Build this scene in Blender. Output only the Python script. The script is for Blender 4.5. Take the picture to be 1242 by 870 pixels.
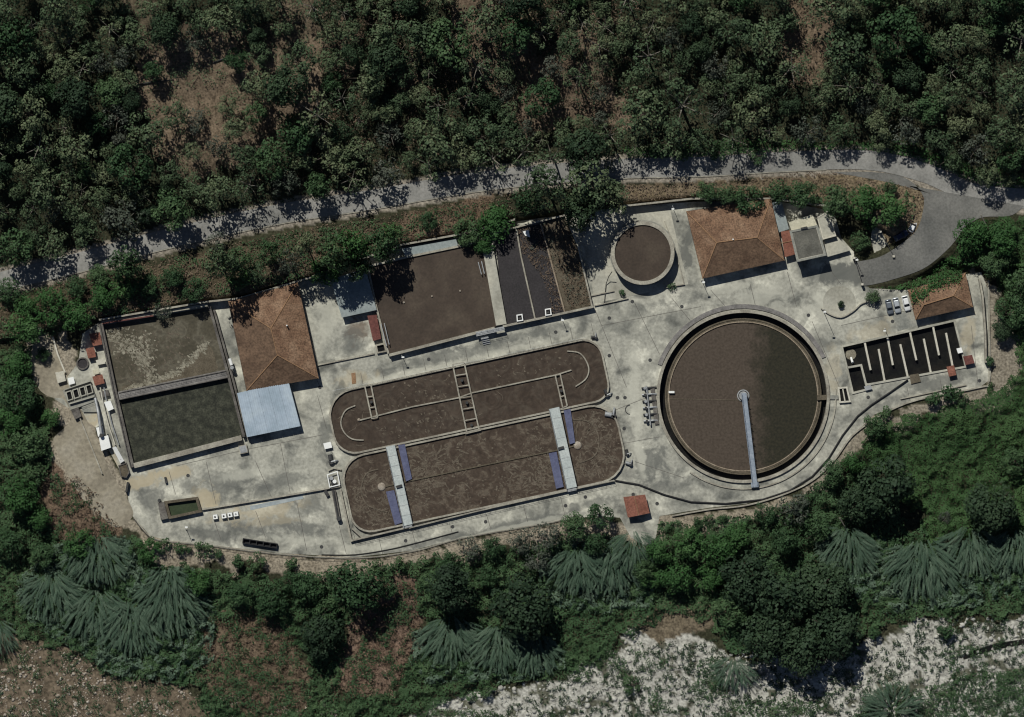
import bpy, bmesh, math, random
import numpy as np
from mathutils import Vector, Matrix
from mathutils.geometry import delaunay_2d_cdt
random.seed(7); rng = np.random.default_rng(7)
SC = bpy.context.scene; COL = SC.collection
for o in list(bpy.data.objects): bpy.data.objects.remove(o)
# ---------------- camera, sky, sun, exposure ----------------
S = 0.25; CAMH = 1500.0
cd = bpy.data.cameras.new('camera'); cam = bpy.data.objects.new('camera', cd); COL.objects.link(cam)
cam.location = (0, 0, CAMH); cd.sensor_width = 36; cd.lens = 36*CAMH/(1242*S); cd.clip_start = 10; cd.clip_end = 8000
SC.camera = cam
SUN_EL = 50; SUN_AZ = 23.5          # azimuth west of north
w = bpy.data.worlds.new('World'); SC.world = w; w.use_nodes = True
nt = w.node_tree; bg = nt.nodes['Background']
sky = nt.nodes.new('ShaderNodeTexSky'); sky.sky_type = 'NISHITA'; sky.sun_disc = False; sky.air_density = .7; sky.dust_density = .4
sky.sun_elevation = math.radians(SUN_EL); sky.sun_rotation = math.radians(-SUN_AZ)
nt.links.new(sky.outputs[0], bg.inputs[0]); bg.inputs[1].default_value = 0.05
sl = bpy.data.lights.new('sun', 'SUN'); sl.energy = 5.0; sl.angle = math.radians(0.5); sl.color = (1, .985, .90)
so = bpy.data.objects.new('sun', sl); COL.objects.link(so)
ce = math.cos(math.radians(SUN_EL)); az = math.radians(SUN_AZ)
so.rotation_euler = Vector((math.sin(az)*ce, -math.cos(az)*ce, -math.sin(math.radians(SUN_EL)))).to_track_quat('-Z', 'Y').to_euler()
so.location = (-60, 160, 260)
SC.view_settings.view_transform = 'Standard'; SC.view_settings.look = 'None'
SC.view_settings.exposure = -0.42; SC.view_settings.gamma = 1
SC.render.engine = 'CYCLES'; SC.cycles.filter_width = 1.2
# ---------------- materials ----------------
MATS = {}
def mat(name, cols, scale=.2, rough=.85, fine=2.0, amt=.35, bump=.0, metal=0, detail=6, dist=0.0, stops=None, spec=.3):
    m = bpy.data.materials.new(name); m.use_nodes = True; N = m.node_tree.nodes; L = m.node_tree.links
    b = N['Principled BSDF']; b.inputs['Roughness'].default_value = rough; b.inputs['Metallic'].default_value = metal
    b.inputs['Specular IOR Level'].default_value = spec
    g = N.new('ShaderNodeNewGeometry')
    n1 = N.new('ShaderNodeTexNoise'); n1.inputs['Scale'].default_value = scale; n1.inputs['Detail'].default_value = detail
    n1.inputs['Distortion'].default_value = dist
    L.new(g.outputs['Position'], n1.inputs['Vector'])
    r = N.new('ShaderNodeValToRGB'); e = r.color_ramp.elements
    st = stops or [.32 + .36*i/max(1, len(cols)-1) for i in range(len(cols))]
    while len(e) < len(cols): e.new(.5)
    for i, c in enumerate(cols): e[i].position = st[i]; e[i].color = (*c, 1)
    L.new(n1.outputs['Fac'], r.inputs[0])
    n2 = N.new('ShaderNodeTexNoise'); n2.inputs['Scale'].default_value = fine; n2.inputs['Detail'].default_value = 4
    L.new(g.outputs['Position'], n2.inputs['Vector'])
    mr = N.new('ShaderNodeMapRange'); mr.inputs[1].default_value = .3; mr.inputs[2].default_value = .7
    mr.inputs[3].default_value = 1-amt; mr.inputs[4].default_value = 1+amt
    L.new(n2.outputs['Fac'], mr.inputs[0])
    mx = N.new('ShaderNodeVectorMath'); mx.operation = 'MULTIPLY'
    L.new(r.outputs[0], mx.inputs[0]); L.new(mr.outputs[0], mx.inputs[1])
    L.new(mx.outputs[0], b.inputs['Base Color'])
    if bump:
        bp = N.new('ShaderNodeBump'); bp.inputs['Strength'].default_value = bump; bp.inputs['Distance'].default_value = .1
        L.new(n2.outputs['Fac'], bp.inputs['Height']); L.new(bp.outputs[0], b.inputs['Normal'])
    MATS[name] = m; m['ramp'] = r.name; m['mul'] = mx.name
    return m
def leafmat(name, c0, c1, c2):
    """leaf colour: per-leaf tint attribute + per-tree random + broad noise"""
    m = bpy.data.materials.new(name); m.use_nodes = True; N = m.node_tree.nodes; L = m.node_tree.links
    b = N['Principled BSDF']; b.inputs['Roughness'].default_value = .7; b.inputs['Specular IOR Level'].default_value = .2
    a = N.new('ShaderNodeAttribute'); a.attribute_name = 'tint'
    oi = N.new('ShaderNodeObjectInfo'); g = N.new('ShaderNodeNewGeometry')
    n = N.new('ShaderNodeTexNoise'); n.inputs['Scale'].default_value = .12; n.inputs['Detail'].default_value = 3
    L.new(g.outputs['Position'], n.inputs['Vector'])
    def mth(op, x, y):
        q = N.new('ShaderNodeMath'); q.operation = op
        for i, v in enumerate((x, y)):
            if isinstance(v, (int, float)): q.inputs[i].default_value = v
            else: L.new(v, q.inputs[i])
        return q.outputs[0]
    f = mth('ADD', mth('MULTIPLY', a.outputs['Fac'], .42), mth('ADD', mth('MULTIPLY', oi.outputs['Random'], .5), mth('MULTIPLY', n.outputs['Fac'], .3)))
    r = N.new('ShaderNodeValToRGB'); e = r.color_ramp.elements; e.new(.5)
    for i, (p, c) in enumerate(((.15, c0), (.55, c1), (.95, c2))): e[i].position = p; e[i].color = (*c, 1)
    L.new(f, r.inputs[0]); L.new(r.outputs[0], b.inputs['Base Color'])
    MATS[name] = m; return m
M = MATS
mat('concrete', [(.26,.25,.21),(.36,.35,.30),(.44,.42,.35)], .12, .9, 1.2, .15, .2)
mat('concrete_grey', [(.17,.175,.16),(.24,.24,.215),(.31,.30,.26)], .25, .9, 1.5, .2, .2)
mat('concrete_wall', [(.22,.20,.165),(.30,.28,.235),(.37,.35,.29)], .3, .9, 2, .22, .2)
mat('concrete_dark', [(.075,.068,.062),(.11,.10,.092),(.15,.14,.125)], .4, .9, 2, .25, .2)
mat('walkway_grey', [(.13,.125,.12),(.18,.17,.165),(.23,.22,.21)], .4, .9, 2, .2, .1)
mat('plaster', [(.45,.43,.36),(.55,.52,.45)], .5, .9, 2, .1)
mat('plaster_cream', [(.42,.40,.31),(.55,.52,.41)], .5, .9, 2, .1)
mat('roof_felt', [(.085,.083,.072),(.115,.112,.098),(.145,.14,.12)], .35, .9, 2, .2)
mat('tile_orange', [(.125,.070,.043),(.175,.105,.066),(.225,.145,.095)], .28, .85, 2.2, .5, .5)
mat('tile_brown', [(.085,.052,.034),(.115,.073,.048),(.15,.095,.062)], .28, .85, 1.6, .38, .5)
mat('tile_cap', [(.22,.13,.075),(.30,.18,.10)], .5, .85, 3, .25)
mat('tile_red', [(.16,.062,.042),(.24,.10,.07)], .5, .8, 2, .25)
mat('paint_red', [(.105,.035,.03),(.15,.055,.045)], .5, .7, 2, .25)
mat('sheet_blue', [(.30,.37,.44),(.36,.43,.51),(.43,.50,.56)], .15, .5, 1, .08)
mat('sheet_grey', [(.20,.235,.24),(.27,.30,.30)], .25, .7, 1.5, .15)
mat('bridge_pale', [(.36,.40,.40),(.47,.50,.49)], .3, .7, 2, .15)
mat('cover_blue', [(.075,.082,.15),(.11,.12,.20)], .5, .5, 2, .12)
mat('steel', [(.25,.26,.27),(.38,.39,.40)], .8, .5, 3, .15, metal=.2)
mat('steel_blue', [(.20,.24,.30),(.30,.34,.40)], .8, .5, 3, .15, metal=.1)
mat('dark_metal', [(.03,.03,.032),(.055,.055,.055)], 1, .6, 3, .2)
mat('black_rubber', [(.008,.008,.01),(.016,.016,.018)], 1, .6, 3, .2)
mat('white_paint', [(.72,.73,.72),(.82,.82,.80)], .5, .5, 3, .06)
mat('glass_dark', [(.012,.015,.02),(.02,.025,.03)], 1, .15, 3, .1)
mat('water_sludge', [(.050,.036,.026),(.066,.048,.034),(.085,.064,.047)], .16, .55, .9, .16, dist=1.5)
mat('water_ditch', [(.032,.021,.014),(.050,.035,.025),(.074,.058,.043)], .20, .5, .8, .22, dist=2.2)
mat('water_smooth', [(.040,.028,.020),(.052,.037,.027),(.072,.054,.039)], .14, .55, 1.6, .2, detail=10)
mat('strip_blue', [(.27,.31,.33),(.34,.37,.38)], .4, .8, 1, .15)
mat('froth', [(.085,.068,.050),(.13,.108,.082)], .6, .8, 2.5, .35)
mat('froth_pale', [(.13,.118,.088),(.28,.26,.205)], .6, .8, 2.5, .35)
mat('water_black', [(.006,.0055,.006),(.010,.010,.009),(.016,.014,.012)], .3, .3, 2, .3)
mat('water_slate', [(.024,.021,.023),(.034,.030,.032)], .2, .5, 2, .3)
mat('water_green', [(.026,.040,.020),(.045,.058,.030)], .3, .4, 2, .2)
mat('water_dark_green', [(.010,.012,.007),(.026,.028,.018),(.048,.050,.034)], .55, .6, 2.2, .45)
mat('foam', [(.16,.14,.105),(.26,.24,.19)], .5, .9, 3, .3)
mat('scum', [(.075,.062,.043),(.125,.105,.077)], .4, .9, 3, .3)
mat('asphalt', [(.175,.172,.162),(.23,.225,.213),(.29,.28,.265)], .10, .9, 1.6, .16, .2)
mat('asphalt_dark', [(.105,.105,.10),(.14,.138,.13),(.18,.176,.165)], .10, .9, 1.6, .18, .2)
mat('gravel_pad', [(.20,.175,.135),(.27,.24,.185),(.33,.30,.245)], .10, .95, .9, .22, .3)
mat('soil_tan', [(.22,.175,.13),(.30,.25,.19)], .3, .95, 2, .35, .3)
mat('bark', [(.07,.055,.042),(.13,.11,.09)], .8, .95, 3, .3)
mat('bark_pale', [(.14,.12,.10),(.24,.22,.19)], .8, .95, 3, .3)
mat('stone_white', [(.28,.275,.25),(.47,.46,.42)], .5, .9, 3, .2)
mat('stone_tan', [(.22,.18,.14),(.40,.36,.31)], .5, .9, 3, .25)
mat('car_white', [(.70,.71,.72),(.74,.75,.76)], .5, .25, 3, .02, spec=.5)
mat('car_silver', [(.46,.49,.52),(.50,.53,.56)], .5, .25, 3, .02, metal=.3, spec=.5)
mat('car_grey', [(.14,.16,.19),(.17,.19,.22)], .5, .25, 3, .02, metal=.3, spec=.5)
mat('car_blue', [(.015,.02,.05),(.02,.03,.07)], .5, .25, 3, .02, spec=.5)
mat('lamp_glass', [(.6,.6,.55),(.7,.7,.65)], 1, .2, 3, .05)
leafmat('leaf_forest', (.028,.050,.026), (.064,.098,.050), (.122,.142,.078))
leafmat('leaf_bright', (.018,.050,.015), (.033,.086,.025), (.060,.122,.042))
leafmat('leaf_creeper', (.013,.034,.011), (.026,.064,.020), (.050,.098,.034))
leafmat('leaf_mid', (.018,.042,.018), (.034,.072,.030), (.062,.105,.046))
leafmat('leaf_dark', (.011,.022,.012), (.021,.041,.021), (.038,.064,.032))
leafmat('leaf_grey', (.035,.045,.034), (.060,.074,.056), (.095,.105,.085))
leafmat('leaf_reed', (.022,.044,.028), (.054,.094,.062), (.105,.150,.105))
leafmat('leaf_dry', (.06,.042,.028), (.11,.076,.052), (.17,.125,.09))
# ---------------- object helpers ----------------
BASE = {}
def W(px, py, z=0.0, zr=0.0):
    k = (CAMH-zr)/CAMH
    return ((px-621)*S*k, (435-py)*S*k, z)
def mesh_obj(name, verts, faces, m, parent=None, smooth=False, tint=None):
    me = bpy.data.meshes.new(name)
    off = BASE.get(parent.name, (0,0,0)) if parent else (0,0,0)
    if isinstance(verts, np.ndarray):
        v = (verts - np.array(off)).astype(np.float32); nv = len(v); k = faces.shape[1]; nf = len(faces)
        me.vertices.add(nv); me.vertices.foreach_set('co', v.ravel())
        me.loops.add(nf*k); me.loops.foreach_set('vertex_index', faces.astype(np.int32).ravel())
        me.polygons.add(nf); me.polygons.foreach_set('loop_start', np.arange(0, nf*k, k, dtype=np.int32))
        me.update(calc_edges=True)
    else:
        me.from_pydata([(x-off[0], y-off[1], z-off[2]) for x, y, z in verts], [], faces); me.update()
    if tint is not None:
        at = me.attributes.new('tint', 'FLOAT', 'FACE'); at.data.foreach_set('value', tint.astype(np.float32))
    me.materials.append(m if not isinstance(m, str) else MATS[m])
    if smooth: me.polygons.foreach_set('use_smooth', [True]*len(me.polygons))
    o = bpy.data.objects.new(name, me); COL.objects.link(o)
    if parent: o.parent = parent; BASE[o.name] = off
    return o
def tag(o, label, cat=None, group=None, kind=None):
    if label: o['label'] = label
    if cat: o['category'] = cat
    if group: o['group'] = group
    if kind: o['kind'] = kind
    return o
def thing(name, label, cat, px, py, z=0, group=None, rz=0, zr=0):
    o = bpy.data.objects.new(name, None); COL.objects.link(o)
    o.location = W(px, py, z, zr); o.empty_display_size = 1
    BASE[o.name] = tuple(o.location)
    return tag(o, label, cat, group)
def struct(o): o['kind'] = 'structure'; return o
def copy_tree(o, parent=None, names=None):
    c = o.copy(); COL.objects.link(c)
    if parent: c.parent = parent
    for ch in o.children: copy_tree(ch, c)
    return c
class MB:
    def __init__(s): s.v = []; s.f = []
    def add(s, vs, fs):
        n = len(s.v); s.v += [tuple(v) for v in vs]; s.f += [tuple(i+n for i in f) for f in fs]; return s
    def prism(s, poly, z0, z1, zr=None):
        zr = z1 if zr is None else zr
        # orient ccw in world
        a = sum(poly[i][0]*poly[(i+1) % len(poly)][1]-poly[(i+1) % len(poly)][0]*poly[i][1] for i in range(len(poly)))
        if a > 0: poly = poly[::-1]
        n = len(poly)
        vs = [W(x, y, z0, zr) for x, y in poly]+[W(x, y, z1, zr) for x, y in poly]
        return s.add(vs, [tuple(range(n, 2*n)), tuple(range(n-1, -1, -1))]+[(i, (i+1) % n, n+(i+1) % n, n+i) for i in range(n)])
    def strip(s, pts, wd, z0, z1, closed=False, zr=None):
        zr = z1 if zr is None else zr
        n = len(pts); L_ = []; R_ = []
        for i in range(n):
            p = Vector(pts[i]).to_2d() if len(pts[i]) > 2 else Vector(pts[i])
            a = Vector(pts[i-1]) if (i > 0 or closed) else None
            b = Vector(pts[(i+1) % n]) if (i < n-1 or closed) else None
            d1 = (p-a).normalized() if a is not None else None; d2 = (b-p).normalized() if b is not None else None
            if d1 is None: d1 = d2
            if d2 is None: d2 = d1
            n1 = Vector((-d1.y, d1.x)); n2 = Vector((-d2.y, d2.x)); m_ = (n1+n2)
            m_ = m_.normalized() if m_.length > 1e-6 else n1
            k = wd/2/max(.35, m_.dot(n1))
            L_.append(p+m_*k); R_.append(p-m_*k)
        z0f = z0 if callable(z0) else (lambda x, y: z0); z1f = z1 if callable(z1) else (lambda x, y: z1)
        zz = zr if not callable(zr) else 0
        vs = []
        for i in range(n):
            l, r, c = L_[i], R_[i], pts[i]
            vs += [W(l.x, l.y, z0f(*c), zz), W(r.x, r.y, z0f(*c), zz), W(r.x, r.y, z1f(*c), zz), W(l.x, l.y, z1f(*c), zz)]
        fs = []
        for i in range(n if closed else n-1):
            a = 4*i; b = 4*((i+1) % n)
            for k in range(4): fs.append((a+k, a+(k+1) % 4, b+(k+1) % 4, b+k))
        if not closed: fs += [(3, 2, 1, 0), (4*n-4, 4*n-3, 4*n-2, 4*n-1)]
        return s.add(vs, fs)
    def ring(s, cx, cy, r0, r1, z0, z1, n=96, zr=None, a0=0, a1=360):
        zr = z1 if zr is None else zr; full = abs(a1-a0) >= 360
        m_ = n if full else n+1; vs = []
        for i in range(m_):
            a = math.radians(a0+(a1-a0)*i/n); c, q = math.cos(a), math.sin(a)
            for r, z in ((r0, z0), (r1, z0), (r1, z1), (r0, z1)): vs.append(W(cx+r*c, cy-r*q, z, zr))
        fs = []
        for i in range(n):
            a = 4*i; b = 4*((i+1) % m_)
            for k in range(4): fs.append((a+(k+1) % 4, a+k, b+k, b+(k+1) % 4))
        if not full: fs += [(0, 1, 2, 3), (4*m_-1, 4*m_-2, 4*m_-3, 4*m_-4)]
        return s.add(vs, fs)
    def disc(s, cx, cy, r, z, n=96, zr=None):
        zr = z if zr is None else zr
        return s.add([W(cx+r*math.cos(2*math.pi*i/n), cy-r*math.sin(2*math.pi*i/n), z, zr) for i in range(n)], [tuple(range(n))])
    def poly(s, pts, z):
        a = sum(pts[i][0]*pts[(i+1) % len(pts)][1]-pts[(i+1) % len(pts)][0]*pts[i][1] for i in range(len(pts)))
        if a > 0: pts = pts[::-1]
        return s.add([W(x, y, z, z) for x, y in pts], [tuple(range(len(pts)))])
    def cyl(s, px, py, r, z0, z1, n=12, r2=None, zr=0):
        r2 = r if r2 is None else r2; x, y, _ = W(px, py, 0, zr)
        vs = [(x+r*math.cos(2*math.pi*i/n), y+r*math.sin(2*math.pi*i/n), z0) for i in range(n)]
        vs += [(x+r2*math.cos(2*math.pi*i/n), y+r2*math.sin(2*math.pi*i/n), z1) for i in range(n)]
        return s.add(vs, [tuple(range(n-1, -1, -1)), tuple(range(n, 2*n))]+[(i, (i+1) % n, n+(i+1) % n, n+i) for i in range(n)])
    def tube(s, pts, r, n=6, r1=None):
        """pts world coords"""
        r1 = r if r1 is None else r1; k = len(pts); pts = [Vector(p) for p in pts]; vs = []; prev = None
        for i, p in enumerate(pts):
            d = (pts[min(i+1, k-1)]-pts[max(i-1, 0)]).normalized()
            u = d.cross(Vector((0, 0, 1))) if abs(d.z) < .95 else d.cross(Vector((1, 0, 0)))
            u.normalize(); v = d.cross(u); rr = r+(r1-r)*i/(k-1)
            for j in range(n):
                a = 2*math.pi*j/n; vs.append(p+u*rr*math.cos(a)+v*rr*math.sin(a))
        fs = [(i*n+j, i*n+(j+1) % n, (i+1)*n+(j+1) % n, (i+1)*n+j) for i in range(k-1) for j in range(n)]
        fs += [tuple(range(n-1, -1, -1)), tuple(range((k-1)*n, k*n))]
        return s.add(vs, fs)
    def ptube(s, pts, r, z, n=6):
        return s.tube([W(p[0], p[1], p[2] if len(p) > 2 else z) for p in pts], r, n)
    def obj(s, name, m, parent=None, smooth=False): return mesh_obj(name, s.v, s.f, m, parent, smooth)
def lerp(a, b, t): return (a[0]+(b[0]-a[0])*t, a[1]+(b[1]-a[1])*t)
def catmull(pts, k=6, closed=False):
    out = []; n = len(pts)
    for i in range(n if closed else n-1):
        p = [pts[(i+j) % n] if closed else pts[min(max(i+j, 0), n-1)] for j in (-1, 0, 1, 2)]
        for q in range(k):
            t = q/k
            out.append(tuple(.5*(2*p[1][c]+(p[2][c]-p[0][c])*t+(2*p[0][c]-5*p[1][c]+4*p[2][c]-p[3][c])*t*t+(3*p[1][c]-p[0][c]-3*p[2][c]+p[3][c])*t**3) for c in (0, 1)))
    if not closed: out.append(tuple(pts[-1]))
    return out
# ---------------- noise + regions (numpy, photo pixels) ----------------
def vnoise(x, y, sc, seed=0):
    x = np.asarray(x)/sc; y = np.asarray(y)/sc
    xi = np.floor(x).astype(np.int64); yi = np.floor(y).astype(np.int64); xf = x-xi; yf = y-yi
    xf = xf*xf*(3-2*xf); yf = yf*yf*(3-2*yf)
    def h(a, b):
        n = (a*374761393+b*668265263+seed*1274126177) & 0x7fffffff
        n = ((n ^ (n >> 13))*1274126177) & 0x7fffffff
        return ((n ^ (n >> 16)) & 0xffff)/65535.
    return (h(xi, yi)*(1-xf)+h(xi+1, yi)*xf)*(1-yf)+(h(xi, yi+1)*(1-xf)+h(xi+1, yi+1)*xf)*yf
def fbm(x, y, sc, seed=0, o=3): return sum(vnoise(x, y, sc/2**i, seed+i)*.5**i for i in range(o))/sum(.5**i for i in range(o))
def inside(px, py, poly):
    px = np.asarray(px, float); py = np.asarray(py, float); r = np.zeros(px.shape, bool); n = len(poly)
    for i in range(n):
        x0, y0 = poly[i]; x1, y1 = poly[(i+1) % n]
        if y0 == y1: continue
        c = ((y0 > py) != (y1 > py)) & (px < (x1-x0)*(py-y0)/(y1-y0)+x0); r ^= c
    return r
def dist_line(px, py, pts):
    d = np.full(np.shape(px), 1e9)
    for (x0, y0), (x1, y1) in zip(pts[:-1], pts[1:]):
        dx, dy = x1-x0, y1-y0; t = np.clip(((px-x0)*dx+(py-y0)*dy)/(dx*dx+dy*dy), 0, 1)
        d = np.minimum(d, np.hypot(px-x0-t*dx, py-y0-t*dy))
    return d
def sst(x, a, b): t = np.clip((x-a)/(b-a), 0, 1); return t*t*(3-2*t)
WALL_N = [(-300,480),(40,405),(100,390),(120,388),(251,366),(290,362),(372,338),(487,297),(560,284),(625,266),(740,250),(840,241),(935,241),(1020,252),(1066,277),(1110,300),(1160,324),(1190,326),(1600,330)]
LINE_S = [(-300,560),(60,600),(150,640),(180,662),(430,682),(560,662),(700,628),(745,622),(775,655),(810,640),(880,626),(960,607),(1030,548),(1080,503),(1200,472),(1600,460)]
ROAD_C = catmull([(-320,420),(-150,385),(0,343),(100,318),(200,291),(330,262),(450,243),(560,224),(650,213),(760,205),(850,203),(950,197),(1050,195),(1120,210),(1180,235),(1250,243),(1400,262),(1600,270)], 8)
ACC_IN = catmull([(1010,209),(1060,209),(1098,216),(1119,236),(1119,258),(1111,280),(1090,298),(1066,312),(1036,318)], 6)
ACC_OUT = catmull([(1242,250),(1225,262),(1190,264),(1170,278),(1150,302),(1120,326),(1080,340),(1060,345),(1047,347)], 6)
ACC_POLY = [(x, y) for x, y in ACC_IN]+[(x, y) for x, y in ACC_OUT[::-1]]
YARD = [(121,390),(251,366),(290,361),(372,340),(487,300),(560,287),(625,269),(740,253),(840,245),(935,243),(1000,254),(1013,262),(1020,288),(1036,306),(1036,318),(1047,347),(1075,351),(1100,352),(1171,333),(1190,330),(1199,352),(1199,462),(1188,470),(1100,489),(1060,503),(1040,523),(1012,558),(985,583),(950,598),(905,611),(860,616),(800,626),(795,655),(782,662),(765,652),(752,628),(720,626),(640,638),(560,652),(500,668),(430,676),(336,671),(245,660),(205,656),(182,650),(158,623),(153,585),(118,520),(86,497),(66,484),(72,470),(95,440),(100,405)]
CT = [(1021,421),(1157,389),(1171,445),(1054,466),(1052,472),(1034.5,477),(1027.5,447)]
def road_acc_z(px, py):
    d = np.hypot(np.asarray(px)-1042, np.asarray(py)-330); return 0.02+3.99*sst(d, 0, 120)
def hgt(px, py):
    px = np.asarray(px, float); py = np.asarray(py, float)
    wn = np.interp(px, [p[0] for p in WALL_N], [p[1] for p in WALL_N]); ls = np.interp(px, [p[0] for p in LINE_S], [p[1] for p in LINE_S])
    d = wn-py
    n1 = fbm(px, py, 60, 3)-.5; n2 = fbm(px, py, 14, 9)-.5
    north = 2.9*sst(d, 0, 4)+1.1*sst(d, 5, 45)+np.maximum(0, d-95)*S*.24+(n1*2.5)*sst(d, 80, 140)+n2*.5*sst(d, 8, 30)
    d2 = py-ls
    south = -5.0*sst(d2, 4, 95)+n1*1.6*sst(d2, 10, 60)*(1-.6*sst(d2, 120, 200))+n2*.4*sst(d2, 5, 20)
    h = np.where(d > 0, north, np.where(d2 > 0, south, 0.0))
    m_ = 1-sst(dist_line(px, py, ROAD_C), 15, 24); h = h*(1-m_)+3.85*m_
    ia = inside(px, py, ACC_POLY)
    da = np.minimum(dist_line(px, py, ACC_IN), dist_line(px, py, ACC_OUT)); ma = np.where(ia, 1, 1-sst(da, 2, 9))
    near = (px > 1000) & (px < 1270) & (py > 180) & (py < 365)
    h = np.where(near, h*(1-ma)+(road_acc_z(px, py)-.16)*ma, h)
    yd = inside(px, py, YARD); h = np.where(yd, -.12, h)
    hole = (np.hypot(px-901.5, py-481) < 108) | inside(px, py, CT) | ((dist_line(px, py, CT+CT[:1]) < 5) & yd)
    return np.where(hole & yd, -4.5, h)
def hz(px, py): return float(hgt(np.array([px]), np.array([py]))[0])
# ---------------- terrain ----------------
gx = np.concatenate([-np.geomspace(30, 5200, 16)[::-1]-20, np.arange(-20, 1263, 3.2), 1262+np.geomspace(30, 5200, 16)])
gy = np.concatenate([-np.geomspace(30, 5200, 16)[::-1]-20, np.arange(-20, 891, 3.2), 890+np.geomspace(30, 5200, 16)])
GX, GY = np.meshgrid(gx, gy); cx_ = np.clip(GX, -220, 1460); cy_ = np.clip(GY, -160, 1000)
GZ = hgt(cx_, cy_)
RIVER = [(500,870),(540,850),(600,832),(690,820),(730,800),(760,770),(800,775),(850,770),(880,800),(1040,800),(1060,770),(1110,760),(1180,762),(1262,742),(1600,740),(1600,1300),(300,1300)]
SLOPE = [(-300,760),(0,768),(60,778),(110,800),(150,820),(215,828),(260,862),(300,900),(300,1300),(-300,1300)]
jx = (fbm(cx_, cy_, 22, 31)-.5)*34; jy = (fbm(cx_, cy_, 22, 57)-.5)*34
A_ = lambda p: inside(cx_+jx, cy_+jy, p)
def base_color():
    n = fbm(cx_, cy_, 40, 5)[..., None]; f = fbm(cx_, cy_, 7, 15)[..., None]
    c = np.array([.028,.032,.018])*(1-n)+np.array([.055,.052,.032])*n; c = c*np.ones(GX.shape+(1,))
    def put(poly, a, b, soft=None):
        nonlocal c
        m_ = A_(poly)[..., None]; c = np.where(m_, np.array(a)*(1-f)+np.array(b)*f, c)
    put([(165,70),(200,50),(270,30),(300,70),(395,40),(390,120),(300,160),(290,195),(240,215),(190,180),(165,110)], (.10,.075,.05), (.20,.15,.105))
    put([(165,40),(300,30),(395,30),(400,130),(300,190),(240,225),(175,190)], (.085,.065,.045), (.17,.13,.095)); put([(165,70),(200,50),(270,30),(300,70),(395,40),(390,120),(300,160),(290,195),(240,215),(190,180),(165,110)], (.12,.09,.062), (.23,.175,.125)); put([(335,-60),(390,-60),(375,60),(385,110),(365,120),(345,60)], (.10,.08,.055), (.18,.14,.10))
    put([(150,-60),(185,-60),(195,50),(165,60)], (.08,.065,.045), (.16,.13,.09))
    put([(540,-60),(600,-60),(640,50),(720,90),(770,140),(760,155),(700,150),(640,160),(600,130),(560,60)], (.11,.08,.055), (.20,.15,.11))
    put([(690,40),(720,40),(740,90),(770,140),(755,160),(720,120)], (.13,.10,.07), (.22,.165,.12))
    put([(960,-60),(1000,-60),(1010,60),(990,110),(950,60)], (.12,.09,.06), (.21,.155,.11))
    put([(-300,430),(470,262),(480,300),(372,340),(120,390),(-300,480)], (.06,.05,.03), (.11,.09,.06))
    put([(360,300),(500,262),(600,240),(560,286),(487,300),(400,330)], (.11,.075,.05), (.18,.13,.09))
    put([(760,222),(850,220),(1000,208),(1090,214),(1122,240),(1110,285),(1060,285),(1020,250),(935,243),(840,244),(760,252)], (.13,.10,.06), (.24,.19,.13))
    put([(60,560),(110,590),(150,640),(130,670),(70,650),(40,600)], (.11,.078,.052), (.19,.135,.10))
    put([(40,405),(75,405),(130,560),(165,630),(175,650),(110,620),(60,560),(75,520),(40,470)], (.22,.19,.145), (.33,.29,.23))
    put([(170,648),(430,678),(560,655),(660,630),(800,630),(870,622),(960,606),(968,618),(880,640),(810,652),(800,665),(770,670),(745,650),(600,672),(430,698),(190,690)], (.22,.185,.14), (.32,.28,.22))
    put([(1180,320),(1210,345),(1225,400),(1240,470),(1215,500),(1170,500),(1060,530),(1000,590),(960,610),(1010,550),(1080,500),(1190,468),(1195,400)], (.18,.155,.12), (.28,.25,.20))
    put([(240,740),(330,740),(370,800),(380,870),(320,880),(240,830)], (.07,.055,.035), (.17,.125,.09))
    put([(440,700),(500,700),(510,790),(470,840),(400,840),(430,760)], (.12,.08,.055), (.20,.14,.11))
    put([(755,750),(850,720),(880,740),(860,770),(770,800)], (.10,.08,.055), (.17,.14,.10))
    put(RIVER, (.33,.32,.285), (.46,.45,.41)); put(SLOPE, (.06,.048,.033), (.21,.165,.12))
    rd = (dist_line(cx_, cy_, ROAD_C) < 17.5+4*(f[..., 0]-.5))[..., None]; c = np.where(rd, np.array([.26,.23,.19])*(.8+.3*f), c)
    put([(395,30),(430,20),(440,90),(410,100)], (.11,.08,.055), (.20,.15,.11)); put([(470,90),(500,60),(510,110),(485,130)], (.11,.08,.055), (.18,.13,.095))
    d2 = (fbm(cx_, cy_, 12, 77) > .60)[..., None] & (A_(RIVER)[..., None])
    c = np.where(d2, np.array([.10,.10,.075])*(.6+f), c)
    return c
GC = base_color()
def terrain_mat(name, scale, amt):
    m = mat(name, [(.7,.7,.7),(1,1,1),(1.0,1.0,1.0)], .5, .95, scale, amt, .6, spec=.1)
    N = m.node_tree.nodes; L = m.node_tree.links; at = N.new('ShaderNodeAttribute'); at.attribute_name = 'soil'
    q = N.new('ShaderNodeVectorMath'); q.operation = 'MULTIPLY'; mx = N[m['mul']]
    L.new(mx.outputs[0], q.inputs[0]); L.new(at.outputs['Color'], q.inputs[1]); L.new(q.outputs[0], N['Principled BSDF'].inputs['Base Color'])
terrain_mat('terrain', 1.5, .5); terrain_mat('terrain_pebble', 1.3, .45)
ny, nx = GX.shape
V = np.stack([(GX-621)*S, (435-GY)*S, GZ], -1)
ks = (CAMH-GZ)/CAMH; inn = (np.abs(GX-621) < 700) & (np.abs(GY-435) < 520)
V[..., 0] *= np.where(inn, ks, 1); V[..., 1] *= np.where(inn, ks, 1)
V = V.reshape(-1, 3)
ii, jj = np.meshgrid(np.arange(nx-1), np.arange(ny-1)); a = (jj*nx+ii).ravel()
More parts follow.
